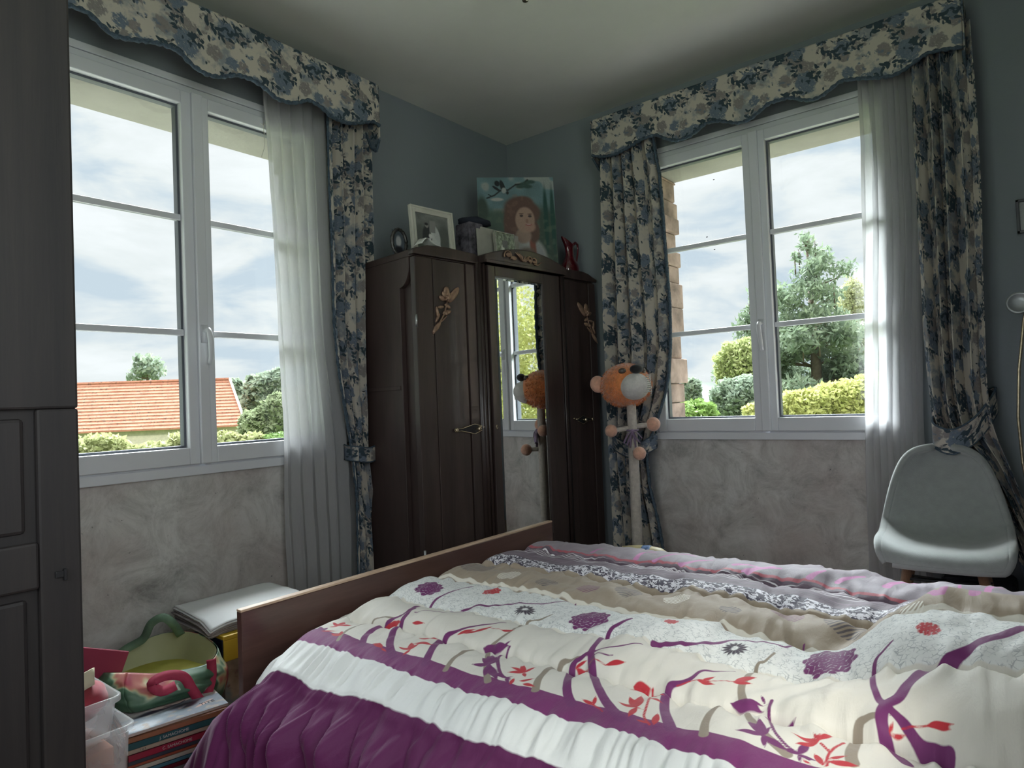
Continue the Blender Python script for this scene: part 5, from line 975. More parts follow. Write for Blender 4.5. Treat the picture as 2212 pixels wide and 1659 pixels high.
# ---------------------------------------------------------------- clutter between the bed and the left wall
bx = empty('magazine_box', (0.375, -2.345, 0), -0.02, 'yellow topped picture printed box behind the footboard', 'box')
def boxprint():
    m, t, b_, o_ = new_mat('printed carton'); n = noise_node(t, 7, 3, 0.5); n2 = noise_node(t, 15, 4, 0.6)
    r = ramp(t, n.outputs['Fac'], [(0.30, (0.06, 0.05, 0.06)), (0.42, (0.34, 0.25, 0.18)), (0.52, (0.48, 0.37, 0.28)), (0.60, (0.22, 0.30, 0.32)), (0.70, (0.36, 0.33, 0.27))])
    t.links.new(mixc(t, maths(t, 'MULTIPLY', step01(t, n2.outputs['Fac'], 0.62, 0.03), 0.7), r.outputs[0], (0.20, 0.07, 0.08)), b_.inputs['Base Color']); b_.inputs['Roughness'].default_value = 0.45; return m
b = MB(); b.box(-0.165, 0.165, -0.19, 0.20, 0, 0.315); b.build('box_body', boxprint(), bx, bevel=0.003)
M_YEL = mat('yellow card', (0.68, 0.44, 0.04), 0.5, var=0.08)
b = MB(); b.box(-0.168, 0.168, -0.192, 0.203, 0.335, 0.352); b.box(0.158, 0.168, -0.192, 0.203, 0.255, 0.335); b.build('lid', M_YEL, bx, bevel=0.003)
b = MB(); b.box(-0.06, 0.162, -0.196, -0.190, 0.25, 0.338); b.build('dark_tab', mat('navy print', (0.010, 0.018, 0.045), 0.5, var=0.6, scale=30), bx)
b = MB(); b.box(0.1685, 0.1695, -0.10, 0.0, 0.255, 0.325); b.build('print_panel', mat('grey printed label', (0.38, 0.32, 0.33), 0.5, var=0.7, scale=110, stretch=(1, 3, 0.6)), bx)
# pile of papers on it: soft, slightly sagging sheets
M_PAPER = mat('white paper sheets', (0.78, 0.79, 0.80), 0.75, var=0.02)
M_PAPERE = mat('grey paper edges', (0.30, 0.27, 0.265), 0.9, var=0.5, scale=6, stretch=(1, 1, 60))
pp = empty('paper_pile', (0.345, -2.345, 0.353), -0.03, 'thick pile of white drawing paper lying on the yellow box', 'paper')
nx = 26; A, B_ = np.meshgrid(np.linspace(-0.16, 0.165, nx), np.linspace(-0.22, 0.20, nx)); sag = -0.024*np.clip((A-0.07)/0.09, 0, 1)**1.6-0.018*np.clip((-B_-0.13)/0.09, 0, 1)**1.6*np.clip((A+0.16)/0.3, 0, 1)
grid_obj('top_sheet', np.stack([A, B_, 0.064+sag+0.002*noise2(A*20, B_*20, 2)], -1), M_PAPER, pp, None, 0.002)
for k in range(14):
    j = random.uniform(-0.006, 0.006); j2 = random.uniform(-0.010, 0.006); zk = 0.004+0.0040*k
    wv = 0.0012*noise2(A*40, B_*30, 50+k)
    grid_obj('sheet_bundle', np.stack([A*1.0+j, B_*1.0+j2, zk+sag*min(1, 0.15+zk/0.064)+wv], -1), M_PAPERE if k < 12 else M_PAPER, pp, None, 0.0035)
# magazines and albums
M_INK = {}
def cover_mat(name, cols, sc=7):
    m, t, b_, o_ = new_mat(name); n = noise_node(t, sc, 4, 0.6); st = [(0.30+0.42*i/(len(cols)-1), c_) for i, c_ in enumerate(cols)]
    r = ramp(t, n.outputs['Fac'], st); t.links.new(r.outputs[0], b_.inputs['Base Color']); b_.inputs['Roughness'].default_value = 0.35; return m
def text_part(txt, size, loc, rot, m, parent, name='lettering'):
    cu = bpy.data.curves.new(name, 'FONT'); cu.body = txt; cu.size = size; cu.extrude = 0.0004; cu.align_x = 'LEFT'
    tmp = bpy.data.objects.new(name, cu); COL.objects.link(tmp); dg = bpy.context.evaluated_depsgraph_get(); dg.update()
    me = bpy.data.meshes.new_from_object(tmp.evaluated_get(dg)); bpy.data.objects.remove(tmp); o = link(bpy.data.objects.new(name, me), parent); me.materials.clear(); me.materials.append(m)
    o.location = loc; o.rotation_euler = rot; return o
M_LET = mat('pale lettering', (0.50, 0.48, 0.44), 0.5); M_LETD = mat('dark lettering', (0.05, 0.04, 0.05), 0.5)
spines = [('brown orange spine', (0.27, 0.11, 0.055), 0.017, None), ('dark teal spine', (0.015, 0.075, 0.085), 0.021, ('J. SAMACHOME', 'l')), ('buff spine', (0.36, 0.29, 0.22), 0.014, ('1 2 3', 'd')), ('crimson spine', (0.26, 0.012, 0.035), 0.020, ('C. SAMACHOME', 'l')), ('slate spine', (0.04, 0.045, 0.06), 0.013, None), ('rust spine', (0.30, 0.07, 0.035), 0.010, None), ('ivory spine', (0.42, 0.39, 0.33), 0.014, None), ('sea blue spine', (0.05, 0.15, 0.20), 0.012, None), ('dark red spine', (0.12, 0.01, 0.02), 0.014, None), ('grey spine', (0.2, 0.2, 0.2), 0.018, None), ('brown spine', (0.10, 0.06, 0.04), 0.020, None), ('cream spine', (0.4, 0.37, 0.3), 0.016, None), ('black spine', (0.02, 0.02, 0.02), 0.016, None)]
sp_lab = ['brown orange album topmost of the stacked albums', 'dark teal album second from the top of the stack', 'buff album with dark figures under the teal album', 'crimson album with pale lettering in the middle of the stack', 'slate album just under the crimson one', 'thin rust coloured album under the slate one', 'ivory album above the sea blue one', 'sea blue album low in the stack at the frame edge', 'dark red album under the sea blue one']
zt = 0.205; a0 = 1.372; cxs, cys = 0.665, -2.795
for i, (nm, col, th, tx) in enumerate(spines):
    if zt-th < 0.0: th = zt
    if th <= 0.002: break
    o = empty('album', (cxs+random.uniform(-0.004, 0.004), cys+random.uniform(-0.006, 0.006), zt-th), a0-PI/2+random.uniform(-0.012, 0.012), sp_lab[i] if i < len(sp_lab) else 'album hidden low in the stack of albums', 'book', 'stacked albums beside the bed')
    if i >= len(sp_lab): o['label'] = nm.replace('spine', 'album')+' near the floor at the bottom of the stack'
    m_ = mat(nm, col, 0.4, var=0.12, scale=15)
    b = MB(); b.box(-0.11, 0.112, -0.150, 0.150, 0, 0.002); b.box(-0.11, 0.112, -0.150, 0.150, th-0.0025, th-0.0005); b.box(0.108, 0.112, -0.150, 0.150, 0, th-0.0005); b.build('cover', m_, o, bevel=0.0006)
    b = MB(); b.box(-0.108, 0.108, -0.147, 0.147, 0.002, th-0.0025); b.build('pages', mat('aged pages', (0.50, 0.44, 0.36), 0.9, var=0.2, scale=3, stretch=(1, 1, 90)), o)
    if tx:
        text_part(tx[0], th*0.60, (0.1124, -0.055 if tx[1] == 'l' else -0.11, th*0.27), (PI/2, 0, PI/2), M_LET if tx[1] == 'l' else M_LETD, o)
        if tx[1] == 'l': text_part('ooio', th*0.4, (0.1124, 0.115, th*0.3), (PI/2, 0, PI/2), M_LET, o)
    zt -= th
def magcover(U, V):
    c = np.zeros(U.shape+(3,))+np.array((0.62, 0.58, 0.56)); n = noise2(U*7, V*7, 15); n2 = noise2(U*16, V*16, 16)
    k = sstep(0.62, 0.45, V+0.15*n)[..., None]; c = c*(1-k)+np.array((0.20, 0.23, 0.27))*k
    c = blob(c, U, V, 0.35, 0.30, 0.22, 0.14, (0.33, 0.38, 0.43), 0.4); c = blob(c, U, V, 0.15, 0.15, 0.18, 0.12, (0.55, 0.58, 0.62), 0.4); c = blob(c, U, V, 0.62, 0.42, 0.16, 0.10, (0.06, 0.05, 0.07), 0.4); c = blob(c, U, V, 0.38, 0.55, 0.25, 0.06, (0.05, 0.04, 0.07), 0.4, 0.2)
    c = blob(c, U, V, 0.55, 0.66, 0.22, 0.09, (0.60, 0.47, 0.42), 0.15, 0.2); c = blob(c, U, V, 0.50, 0.74, 0.035, 0.03, (0.45, 0.12, 0.12), 0.3); c = blob(c, U, V, 0.8, 0.28, 0.12, 0.03, (0.65, 0.42, 0.35), 0.3, 0.6)
    c = line(c, U, V, [(0.63, 0.70), (0.70, 0.72), (0.74, 0.68), (0.73, 0.62), (0.66, 0.58)], 0.006, (0.2, 0.12, 0.12)); c = line(c, U, V, [(0.45, 0.60), (0.60, 0.56), (0.66, 0.62)], 0.012, (0.05, 0.04, 0.08))
    k = (sstep(0.35, 0.7, n2)*sstep(0.5, 0.3, V))[..., None]*0.5; return np.clip(c*(1-k)+np.array((0.5, 0.36, 0.25))*k, 0, 1)
mg = empty('magazine', (cxs-0.005, cys+0.004, 0.206), a0-PI/2+0.03, 'magazine with a drawn face on its pale cover, open on the albums', 'magazine')
gU, gV = np.meshgrid(np.linspace(0, 1, 120), np.linspace(0, 1, 90)); grid_obj('cover', np.stack([0.1075-0.215*gV, -0.15+0.30*gU, np.full_like(gU, 0.0085)+0.004*np.clip(gU-0.8, 0, 1)*5*gV], -1), M_PHOTO, mg, {'paint': np.concatenate([magcover(gU, gV), np.ones_like(gU)[..., None]], -1)})
b = MB(); b.box(-0.1075, 0.1075, -0.15, 0.15, 0.0, 0.0080); b.build('pages', mat('magazine page edges', (0.5, 0.42, 0.38), 0.8, var=0.3, scale=4, stretch=(1, 1, 80)), mg)
text_part('I', 0.042, (-0.04, 0.118, 0.0125), (0, 0, PI/2+2.4), M_LETD, mg); text_part('TITE', 0.024, (0.060, 0.075, 0.0100), (0, 0, PI/2), M_LETD, mg)
b = MB(); b.add([(-0.05, -0.06, 0), (0.05, -0.05, 0.004), (0.06, 0.05, 0.016), (-0.05, 0.06, 0.0)], [(0, 1, 2, 3)]); o = b.build('leaflet', mat('torn newsprint', (0.3, 0.28, 0.27), 0.8, var=0.7, scale=60), None); o.modifiers.new('s', 'SOLIDIFY').thickness = 0.0015; o.location = (0.59, -2.615, 0.085); props(o, 'small torn newsprint leaflet between the albums and the footboard', 'paper')

# shopping bag
def bagprint():
    m, t, b_, o_ = new_mat('bag print'); n = noise_node(t, 7.5, 2, 0.4, None, 1.2); n2 = noise_node(t, 11, 3, 0.5, None, 1.0)
    r = ramp(t, n.outputs['Fac'], [(0.36, (0.045, 0.11, 0.065)), (0.47, (0.085, 0.17, 0.10)), (0.50, (0.30, 0.38, 0.27)), (0.52, (0.50, 0.46, 0.26)), (0.56, (0.45, 0.16, 0.12)), (0.64, (0.30, 0.025, 0.055))])
    c = mixc(t, step01(t, n2.outputs['Fac'], 0.64, 0.02), r.outputs[0], (0.36, 0.46, 0.36)); c = mixc(t, step01(t, n2.outputs['Fac'], 0.28, 0.02), (0.40, 0.10, 0.09), c)
    t.links.new(c, b_.inputs['Base Color']); b_.inputs['Roughness'].default_value = 0.5; return m
M_BAG = bagprint(); M_BAGIN = mat('pale olive bag lining', (0.36, 0.37, 0.21), 0.6, var=0.1); M_PINK = mat('raspberry webbing', (0.42, 0.035, 0.085), 0.7, var=0.15, scale=30)
bg_ = empty('shopping_bag', (0.43, -2.765, 0), 0, 'slumped green and red printed shopping bag with raspberry handles', 'bag')
# open mouth outline (world minus origin) and base outline; sides run between
mouth = [(0.11, -0.115, 0.335), (0.140, -0.03, 0.310), (0.165, 0.06, 0.300), (0.175, 0.135, 0.300), (0.12, 0.195, 0.320), (0.03, 0.190, 0.350), (-0.08, 0.17, 0.355), (-0.15, 0.09, 0.350), (-0.16, 0.0, 0.325), (-0.13, -0.09, 0.300), (-0.04, -0.15, 0.315), (0.05, -0.155, 0.335)]
basep = [(0.175, -0.125, 0.222), (0.205, -0.04, 0.222), (0.215, 0.05, 0.220), (0.195, 0.125, 0.195), (0.15, 0.175, 0.13), (0.04, 0.19, 0.06), (-0.10, 0.18, 0.05), (-0.17, 0.09, 0.05), (-0.18, 0.0, 0.05), (-0.16, -0.11, 0.08), (-0.04, -0.17, 0.14), (0.09, -0.17, 0.222)]
def loopint(P_, n):
    P_ = np.array(P_); k = len(P_); t_ = np.linspace(0, k, n); i = np.floor(t_).astype(int); f = (t_-i)[:, None]; a_, b1, c1, d1 = P_[(i-1) % k], P_[i % k], P_[(i+1) % k], P_[(i+2) % k]
    return 0.5*((2*b1)+(-a_+c1)*f+(2*a_-5*b1+4*c1-d1)*f*f+(-a_+3*b1-3*c1+d1)*f**3)
n = 120; Mo = loopint(mouth, n); Ba = loopint(basep, n); q = np.linspace(0, 1, 26)[:, None, None]; ctr = Mo.mean(0)
out_ = Mo[None]*(1-q)+Ba[None]*q; rad = out_-ctr; rad[..., 2] = 0; rad = rad/np.linalg.norm(rad, axis=-1, keepdims=True)
out_ = out_+rad*(0.030*np.sin(PI*q)+0.010*np.array([noise2(np.arange(n)*0.14, np.full(n, k*0.25), 61) for k in range(26)])[..., None]*np.sin(PI*q*0.9+0.2))
out_[:, -1] = out_[:, 0]
bo = grid_obj('bag_body', out_, M_BAG, bg_, None, 0.002)
inn = np.concatenate([(Mo[None]-rad[:1]*0.004), (Mo*0.9+ctr*0.1)[None]-[0, 0, 0.03], (Mo*0.80+ctr*0.2)[None]*[1, 1, 0]+[0, 0, 0.262]]); inn[:, :, 2] = np.minimum(inn[:, :, 2], Mo[None, :, 2]); grid_obj('bag_lining', inn, M_BAGIN, bg_, None, 0.0)
b = MB(); ring = [tuple((p*0.82+ctr*0.18)*[1, 1, 0]+[0, 0, 0.262]) for p in Mo[:-1:4]]; b.add(ring, [tuple(range(len(ring)))]); b.build('folded_yellow_cloth', mat('mustard cloth', (0.34, 0.32, 0.05), 0.8, var=0.15, scale=12), bg_)
def strap(parent, pts, wd, m, nm='handle'):
    P_ = [Vector(p) for p in pts]; k = len(P_); Q = []
    for i in range(k-1):
        p0, p1, p2, p3 = P_[max(i-1, 0)], P_[i], P_[i+1], P_[min(i+2, k-1)]
        for s_ in range(6):
            t_ = s_/6; Q.append(0.5*((2*p1)+(-p0+p2)*t_+(2*p0-5*p1+4*p2-p3)*t_*t_+(-p0+3*p1-3*p2+p3)*t_**3))
    Q.append(P_[-1]); A_ = np.zeros((2, len(Q), 3)); prev = None
    for i, p in enumerate(Q):
        d = (Q[min(i+1, len(Q)-1)]-Q[max(i-1, 0)]).normalized(); w_ = d.cross(Vector((0.75, -0.55, 0.45))).normalized()
        if prev is not None and w_.dot(prev) < 0: w_ = -w_
        prev = w_; A_[0, i] = p+w_*wd/2; A_[1, i] = p-w_*wd/2
    return grid_obj(nm, A_, m, parent, None, 0.003)
strap(bg_, [(0.19, 0.135, 0.315), (0.21, 0.125, 0.26), (0.225, 0.10, 0.21), (0.235, 0.085, 0.185), (0.235, 0.065, 0.21), (0.23, 0.045, 0.25), (0.22, 0.02, 0.30), (0.20, -0.03, 0.315), (0.19, -0.07, 0.30), (0.205, -0.045, 0.27), (0.21, 0.0, 0.275)], 0.032, M_PINK)
strap(bg_, [(-0.13, -0.08, 0.31), (-0.11, -0.03, 0.345), (-0.09, 0.02, 0.370), (-0.08, 0.045, 0.420), (-0.05, 0.075, 0.440), (-0.03, 0.10, 0.415), (-0.05, 0.14, 0.355)], 0.030, mat('green and red webbing', (0.10, 0.17, 0.11), 0.7, var=0.5, scale=10))
# crimson paper folder standing behind the boxes
o = MB(); o.box(-0.13, 0.13, -0.006, 0.006, 0, 0.30); o = o.build('folder', mat('crimson card', (0.27, 0.018, 0.055), 0.6, var=0.08), None, bevel=0.002); o.location = (0.42, -3.065, 0.145); o.rotation_euler = (0.0, 0.35, 1.33); props(o, 'crimson card folder leaning behind the plastic boxes at the left', 'folder')

# two milky boxes, one in the other
def tub(parent, x0, x1, y0, y1, z0, z1, name='tub'):
    b = MB(); t_ = 0.003; k = 0.012
    def ringr(xa, xb, ya_, yb_, z, r=0.022, n=5):
        pts = []
        for cx, cy, a0_ in ((xb-r, yb_-r, 0), (xa+r, yb_-r, PI/2), (xa+r, ya_+r, PI), (xb-r, ya_+r, 1.5*PI)):
            for i in range(n+1): a_ = a0_+PI/2*i/n; pts.append((cx+r*math.cos(a_), cy+r*math.sin(a_), z))
        return pts
    rings = [ringr(x0+k, x1-k, y0+k, y1-k, z0), ringr(x0, x1, y0, y1, z1-0.02), ringr(x0-0.012, x1+0.012, y0-0.012, y1+0.012, z1-0.016, 0.03), ringr(x0-0.012, x1+0.012, y0-0.012, y1+0.012, z1, 0.03), ringr(x0-0.004, x1+0.004, y0-0.004, y1+0.004, z1, 0.026), ringr(x0+t_, x1-t_, y0+t_, y1-t_, z1-0.02), ringr(x0+k+t_, x1-k-t_, y0+k+t_, y1-k-t_, z0+t_)]
    n = len(rings[0]); vs = [p for r_ in rings for p in r_]; fs = []
    for i in range(len(rings)-1):
        for j in range(n): fs.append((i*n+j, i*n+(j+1) % n, (i+1)*n+(j+1) % n, (i+1)*n+j))
    fs.append(tuple(range(n))); fs.append(tuple(range((len(rings)-1)*n, len(rings)*n))); b.add(vs, fs); return b.build(name, M_CLEAR, parent, True, bevel=0)
tb = empty('storage_box', (0.80, -3.17, 0), 0.0, 'milky plastic storage box with orange brown contents standing below the other', 'box')
tub(tb, -0.16, 0.115, -0.17, 0.155, 0.0, 0.322)
b = MB(); b.box(-0.145, 0.085, -0.15, 0.120, 0.004, 0.262); b.build('contents', mat('terracotta card', (0.30, 0.10, 0.05), 0.8, var=0.15), tb, bevel=0.004)
tb2 = empty('storage_box', (0.775, -3.19, 0.285), 0.0, 'milky plastic tray with dark red cloth nested in the top of the lower box', 'box')
tub(tb2, -0.13, 0.105, -0.13, 0.155, 0.0, 0.115)
cl_ = MB(); cl_.ball((0, 0, 0), 0.085, 0.10, 0.062, 22, 14, bump=0.16); o = cl_.build('cloth', mat('dark red cloth', (0.22, 0.008, 0.022), 0.8, var=0.3, scale=18, sheen=0.3), None, True, sub=1); o.location = (0.775, -3.125, 0.380); props(o, 'bundled dark red cloth in the top plastic tray', 'cloth')
st = [(0.855, -3.15, 0.440), (0.86, -3.115, 0.460), (0.845, -3.085, 0.462), (0.815, -3.08, 0.45), (0.80, -3.11, 0.435), (0.83, -3.15, 0.43)]
lo_ = loopint(np.array(st), 60); hh = np.linspace(-0.024, 0.024, 4)[:, None, None]*np.array([0.0, 0.0, 1.0])
o = grid_obj('elastic_strap', lo_[None]+hh, mat('cream elastic', (0.62, 0.56, 0.40), 0.8, var=0.06), None, None, 0.003); props(o, 'loop of wide cream elastic on top of the red cloth', 'strap')

# ---------------------------------------------------------------- outside
def at(px, py, d):
    q = _r2*((px-W_PX/2)/F_PX)-_u2*((py-H_PX/2)/F_PX)+_f; return Vector((3.001, -3.818, 1.2))+q*d
GZ = -2.2
gm, t, b_, o_ = new_mat('grass'); n_ = noise_node(t, 0.8, 8, 0.6); r_ = ramp(t, n_.outputs['Fac'], [(0.3, (0.06, 0.09, 0.03)), (0.7, (0.11, 0.14, 0.05))]); t.links.new(r_.outputs[0], b_.inputs['Base Color']); b_.inputs['Roughness'].default_value = 1.0
b = MB(); b.box(-420, 60, -200, 420, GZ-0.3, GZ); b.build('lawn', gm, kind='structure')
b = MB(); b.box(-9, RX+6, RY-3, 3.6, GZ-0.05, GZ+0.02); b.build('bounce_gravel', mat('grey gravel', (0.20, 0.195, 0.17), 0.95, var=0.25, scale=20), kind='structure')  # unseen gravel added to make light bounced onto the lintels less green
b = MB(); b.box(-TH, RX+0.2, RY-0.2, TH, GZ+0.03, -0.16); b.build('foundation', M_STONE_OUT, kind='structure')
def leaf_mat(name, c0, c1, tl=0.35, sc=1.2):
    m, t, b_, o_ = new_mat(name); n = noise_node(t, sc, 6, 0.7); r = ramp(t, n.outputs['Fac'], [(0.32, c0), (0.68, c1)]); t.links.new(r.outputs[0], b_.inputs['Base Color']); b_.inputs['Roughness'].default_value = 0.7; b_.inputs['Specular IOR Level'].default_value = 0.2
    tr = N(t, 'ShaderNodeBsdfTranslucent'); t.links.new(r.outputs[0], tr.inputs[0]); mx = N(t, 'ShaderNodeMixShader', Fac=tl); t.links.new(b_.outputs[0], mx.inputs[1]); t.links.new(tr.outputs[0], mx.inputs[2]); t.links.new(mx.outputs[0], o_.inputs[0]); return m
def leaves(name, blobs, n, size, m, parent, shell=0.55, aspect=1.8, up=0.0):
    tot = sum(b_[3]*b_[4]*b_[5] for b_ in blobs)**1.0; Ps = []
    for (x, y, z, rx, ry, rz) in blobs:
        k = max(20, int(n*(rx*ry*rz)/tot)); d = RNG.normal(size=(k, 3)); d /= np.linalg.norm(d, axis=1)[:, None]
        r = (shell+(1-shell)*RNG.random(k))**0.6; lump = 1+0.18*noise2(d[:, 0]*3+x, d[:, 2]*3+y, 77); Ps.append(np.array([x, y, z])+d*np.array([rx, ry, rz])*(r*lump)[:, None])
    P_ = np.concatenate(Ps); k = len(P_); a = RNG.normal(size=(k, 3)); a[:, 2] += up; a /= np.linalg.norm(a, axis=1)[:, None]; c = np.cross(a, RNG.normal(size=(k, 3))); c /= np.linalg.norm(c, axis=1)[:, None]
    s = size*(0.6+0.8*RNG.random(k))[:, None]; v = np.stack([P_-a*s*aspect/2, P_+c*s/2, P_+a*s*aspect/2, P_-c*s/2], 1).reshape(-1, 3)
    me = bpy.data.meshes.new(name); me.vertices.add(len(v)); me.vertices.foreach_set('co', v.astype(np.float32).ravel()); me.loops.add(len(v)); me.loops.foreach_set('vertex_index', np.arange(len(v), dtype=np.int32)); me.polygons.add(k); me.polygons.foreach_set('loop_start', np.arange(k, dtype=np.int32)*4); me.update(calc_edges=True); me.validate()
    o = link(bpy.data.objects.new(name, me), parent); me.materials.append(m); return o
M_BARK = mat('bark', (0.13, 0.10, 0.075), 0.95, var=0.3, scale=8)
def tree(name, base, blobs, n, size, m, label, cat='tree', group=None, trunk=0.12, twigs=0, **k):
    o = empty(name, base, 0, label, cat, group); b = MB(); zt = max(q[2] for q in blobs); 
    b.tube([(0, 0, 0), (0.05*zt*0.2, 0, zt*0.5), (0, 0.02, zt)], [trunk, trunk*0.7, trunk*0.25], 8)
    for i in range(twigs):
        q = random.choice(blobs); z0 = random.uniform(0.35, 0.8)*zt; a = random.uniform(0, 6.28); e = (q[0]+q[3]*0.8*math.cos(a), q[1]+q[4]*0.8*math.sin(a), min(zt*1.05, z0+random.uniform(0.3, 1.0)*q[5]))
        b.tube([(0, 0, z0), (e[0]*0.5, e[1]*0.5, z0+(e[2]-z0)*0.6), e], [trunk*0.4, trunk*0.25, trunk*0.08], 6)
    b.build('trunk', M_BARK, o, True); leaves('foliage', blobs, n, size, m, o, **k); return o
L_DK = leaf_mat('pine needles', (0.09, 0.13, 0.09), (0.24, 0.30, 0.19)); L_MID = leaf_mat('mid green leaves', (0.07, 0.13, 0.045), (0.17, 0.25, 0.08)); L_YEL = leaf_mat('yellow green leaves', (0.27, 0.31, 0.09), (0.58, 0.57, 0.24)); L_GRY = leaf_mat('hazy green leaves', (0.16, 0.21, 0.16), (0.32, 0.38, 0.28)); L_OLV = leaf_mat('olive shrub leaves', (0.17, 0.20, 0.08), (0.42, 0.43, 0.22))
def ground_of(p): return (p.x, p.y, GZ)
# barn
def roof_mat():
    m, t, b_, o_ = new_mat('orange clay tiles'); n = noise_node(t, 1.5, 5, 0.6); n2 = noise_node(t, 7, 2, 0.5, (1, 1, 1)); r = ramp(t, n.outputs['Fac'], [(0.3, (0.30, 0.115, 0.07)), (0.7, (0.40, 0.18, 0.115))]); t.links.new(mixc(t, step01(t, n2.outputs['Fac'], 0.62, 0.04), r.outputs[0], (0.17, 0.08, 0.06)), b_.inputs['Base Color']); b_.inputs['Roughness'].default_value = 0.9; return m
eL, eR = at(172, 937, 49), at(530, 918, 51); rL, rR = at(172, 826, 52.5), at(495, 825, 54.6); ez = (eL.z+eR.z)/2; rz_ = (rL.z+rR.z)/2; eL.z = eR.z = ez; rL.z = rR.z = rz_
ud = (eR-eL).normalized(); eL = eL-ud*8; nrm = Vector((0, 0, 1)).cross(ud).normalized()
if (rR-eR).dot(nrm) < 0: nrm = -nrm
run = (rR-eR).dot(nrm); shift = (rR-eR).dot(ud); Lb = (eR-eL).length
bn = empty('barn', (eR.x, eR.y, GZ), math.atan2(ud.y, ud.x), 'barn with an orange tiled roof seen through the left window', 'building')
BR_ = rz_-ez; NC = 15; b = MB()      # local x along the eaves (0 at the right end, negative to the left), y inwards if nrm is left of ud
sgn = 1 if Vector((-ud.y, ud.x, 0)).dot(nrm) > 0 else -1
for i in range(NC):
    f0, f1 = i/NC, (i+1)/NC+0.01; y0, y1 = sgn*run*f0, sgn*run*f1; z0, z1 = ez-GZ+BR_*f0+0.10, ez-GZ+BR_*f1+0.01; xa_, xb_ = shift*f0, shift*f1
    b.add([(-Lb, y0, z0), (xa_, y0, z0), (xb_, y1, z1), (-Lb, y1, z1), (-Lb, y0, z0-0.14), (xa_, y0, z0-0.14), (xb_, y1, z1-0.14), (-Lb, y1, z1-0.14)], [(0, 1, 2, 3), (4, 7, 6, 5), (0, 4, 5, 1), (1, 5, 6, 2), (2, 6, 7, 3), (3, 7, 4, 0)])
b.build('roof', roof_mat(), bn)
b = MB(); b.prism([(0, ez-GZ), (sgn*run, rz_-GZ), (sgn*run*2, ez-GZ), (sgn*run*2, 0), (0, 0)], 0.3, 'x', -0.5+min(0, shift)); b.box(-Lb, -0.4, min(sgn*0.4, sgn*0.8), max(sgn*0.4, sgn*0.8), 0, ez-GZ+0.1); b.build('wall', mat('cream render', (0.50, 0.46, 0.36), 0.95), bn)
b = MB(); b.tube([(0.05, 0, ez-GZ+0.1), (shift+0.05, sgn*run, rz_-GZ+0.1)], 0.10, 6); b.build('verge', mat('pale verge mortar', (0.72, 0.68, 0.60), 0.9), bn)
b = MB(); b.add([(-Lb, sgn*run*2, ez-GZ), (shift, sgn*run*2, ez-GZ), (shift, sgn*run, rz_-GZ), (-Lb, sgn*run, rz_-GZ)], [(0, 1, 2, 3)]); b.tube([(-Lb, sgn*run, rz_-GZ+0.05), (shift, sgn*run, rz_-GZ+0.05)], 0.14, 6); b.build('back_roof', bpy.data.materials['orange clay tiles'], bn)
# trees seen through the left window
def mk(px, py, d, rpx, rpy, n, size, m, name, label, cat='tree', group=None, extra=(), depth=1.0, **k):
    c = at(px, py, d); g = ground_of(c); s = d/F_PX; bl = [(0, 0, c.z-GZ, rpx*s, rpx*s*depth, rpy*s)]
    for ex, ey, erx, ery in extra:
        c2 = at(px+ex, py+ey, d); bl.append((c2.x-c.x, c2.y-c.y, c2.z-GZ, erx*s, erx*s*depth, ery*s))
    return tree(name, g, bl, n, size, m, label, cat, group, **k)
mk(318, 792, 78, 30, 28, 650, 0.34, L_GRY, 'tree', 'lone airy tree rising behind the barn ridge', extra=((-22, 18, 22, 16), (20, 10, 20, 22), (-8, -14, 18, 16), (-30, 30, 14, 10)), trunk=0.25, twigs=14, shell=0.35)
mk(578, 850, 60, 46, 46, 9000, 0.34, L_GRY, 'tree', 'dense tree right of the barn roof, its crown behind the voile', group='trees beyond the barn', extra=((-28, 30, 34, 34), (30, -10, 40, 44)), trunk=0.3)
mk(505, 850, 72, 26, 32, 4000, 0.34, L_GRY, 'tree', 'dark round tree just behind the right end of the barn ridge', group='trees beyond the barn', extra=((-22, -8, 22, 20), (26, 22, 24, 30)), trunk=0.3)
mk(565, 925, 30, 46, 44, 6500, 0.16, leaf_mat('grey olive leaves', (0.17, 0.21, 0.12), (0.30, 0.34, 0.20)), 'tree', 'grey green bushy tree to the right of the barn wall', extra=((40, -30, 40, 46),), trunk=0.15)
for i, (px, py, rx_, ry_, lab) in enumerate(((215, 972, 60, 36, 'leafy garden shrub at the lower left of the left window'), (335, 990, 60, 38, 'leafy garden shrub before the middle of the barn wall'), (400, 958, 34, 26, 'tall garden shrub reaching the barn eaves beside the window mullion'), (480, 962, 44, 30, 'garden shrub below the barn eaves in the narrow pane'), (545, 965, 34, 30, 'garden shrub at the right end of the barn wall'), (610, 960, 45, 26, 'bright garden shrub right of the barn, behind the voile'))):
    mk(px, py, 17, rx_, ry_, 5200, 0.085, L_OLV if i < 5 else L_MID, 'shrub', lab, 'shrub', 'garden shrubs before the barn', trunk=0.05, extra=((0, 60, rx_*1.1, 70), (12, -14, 22, 15)))
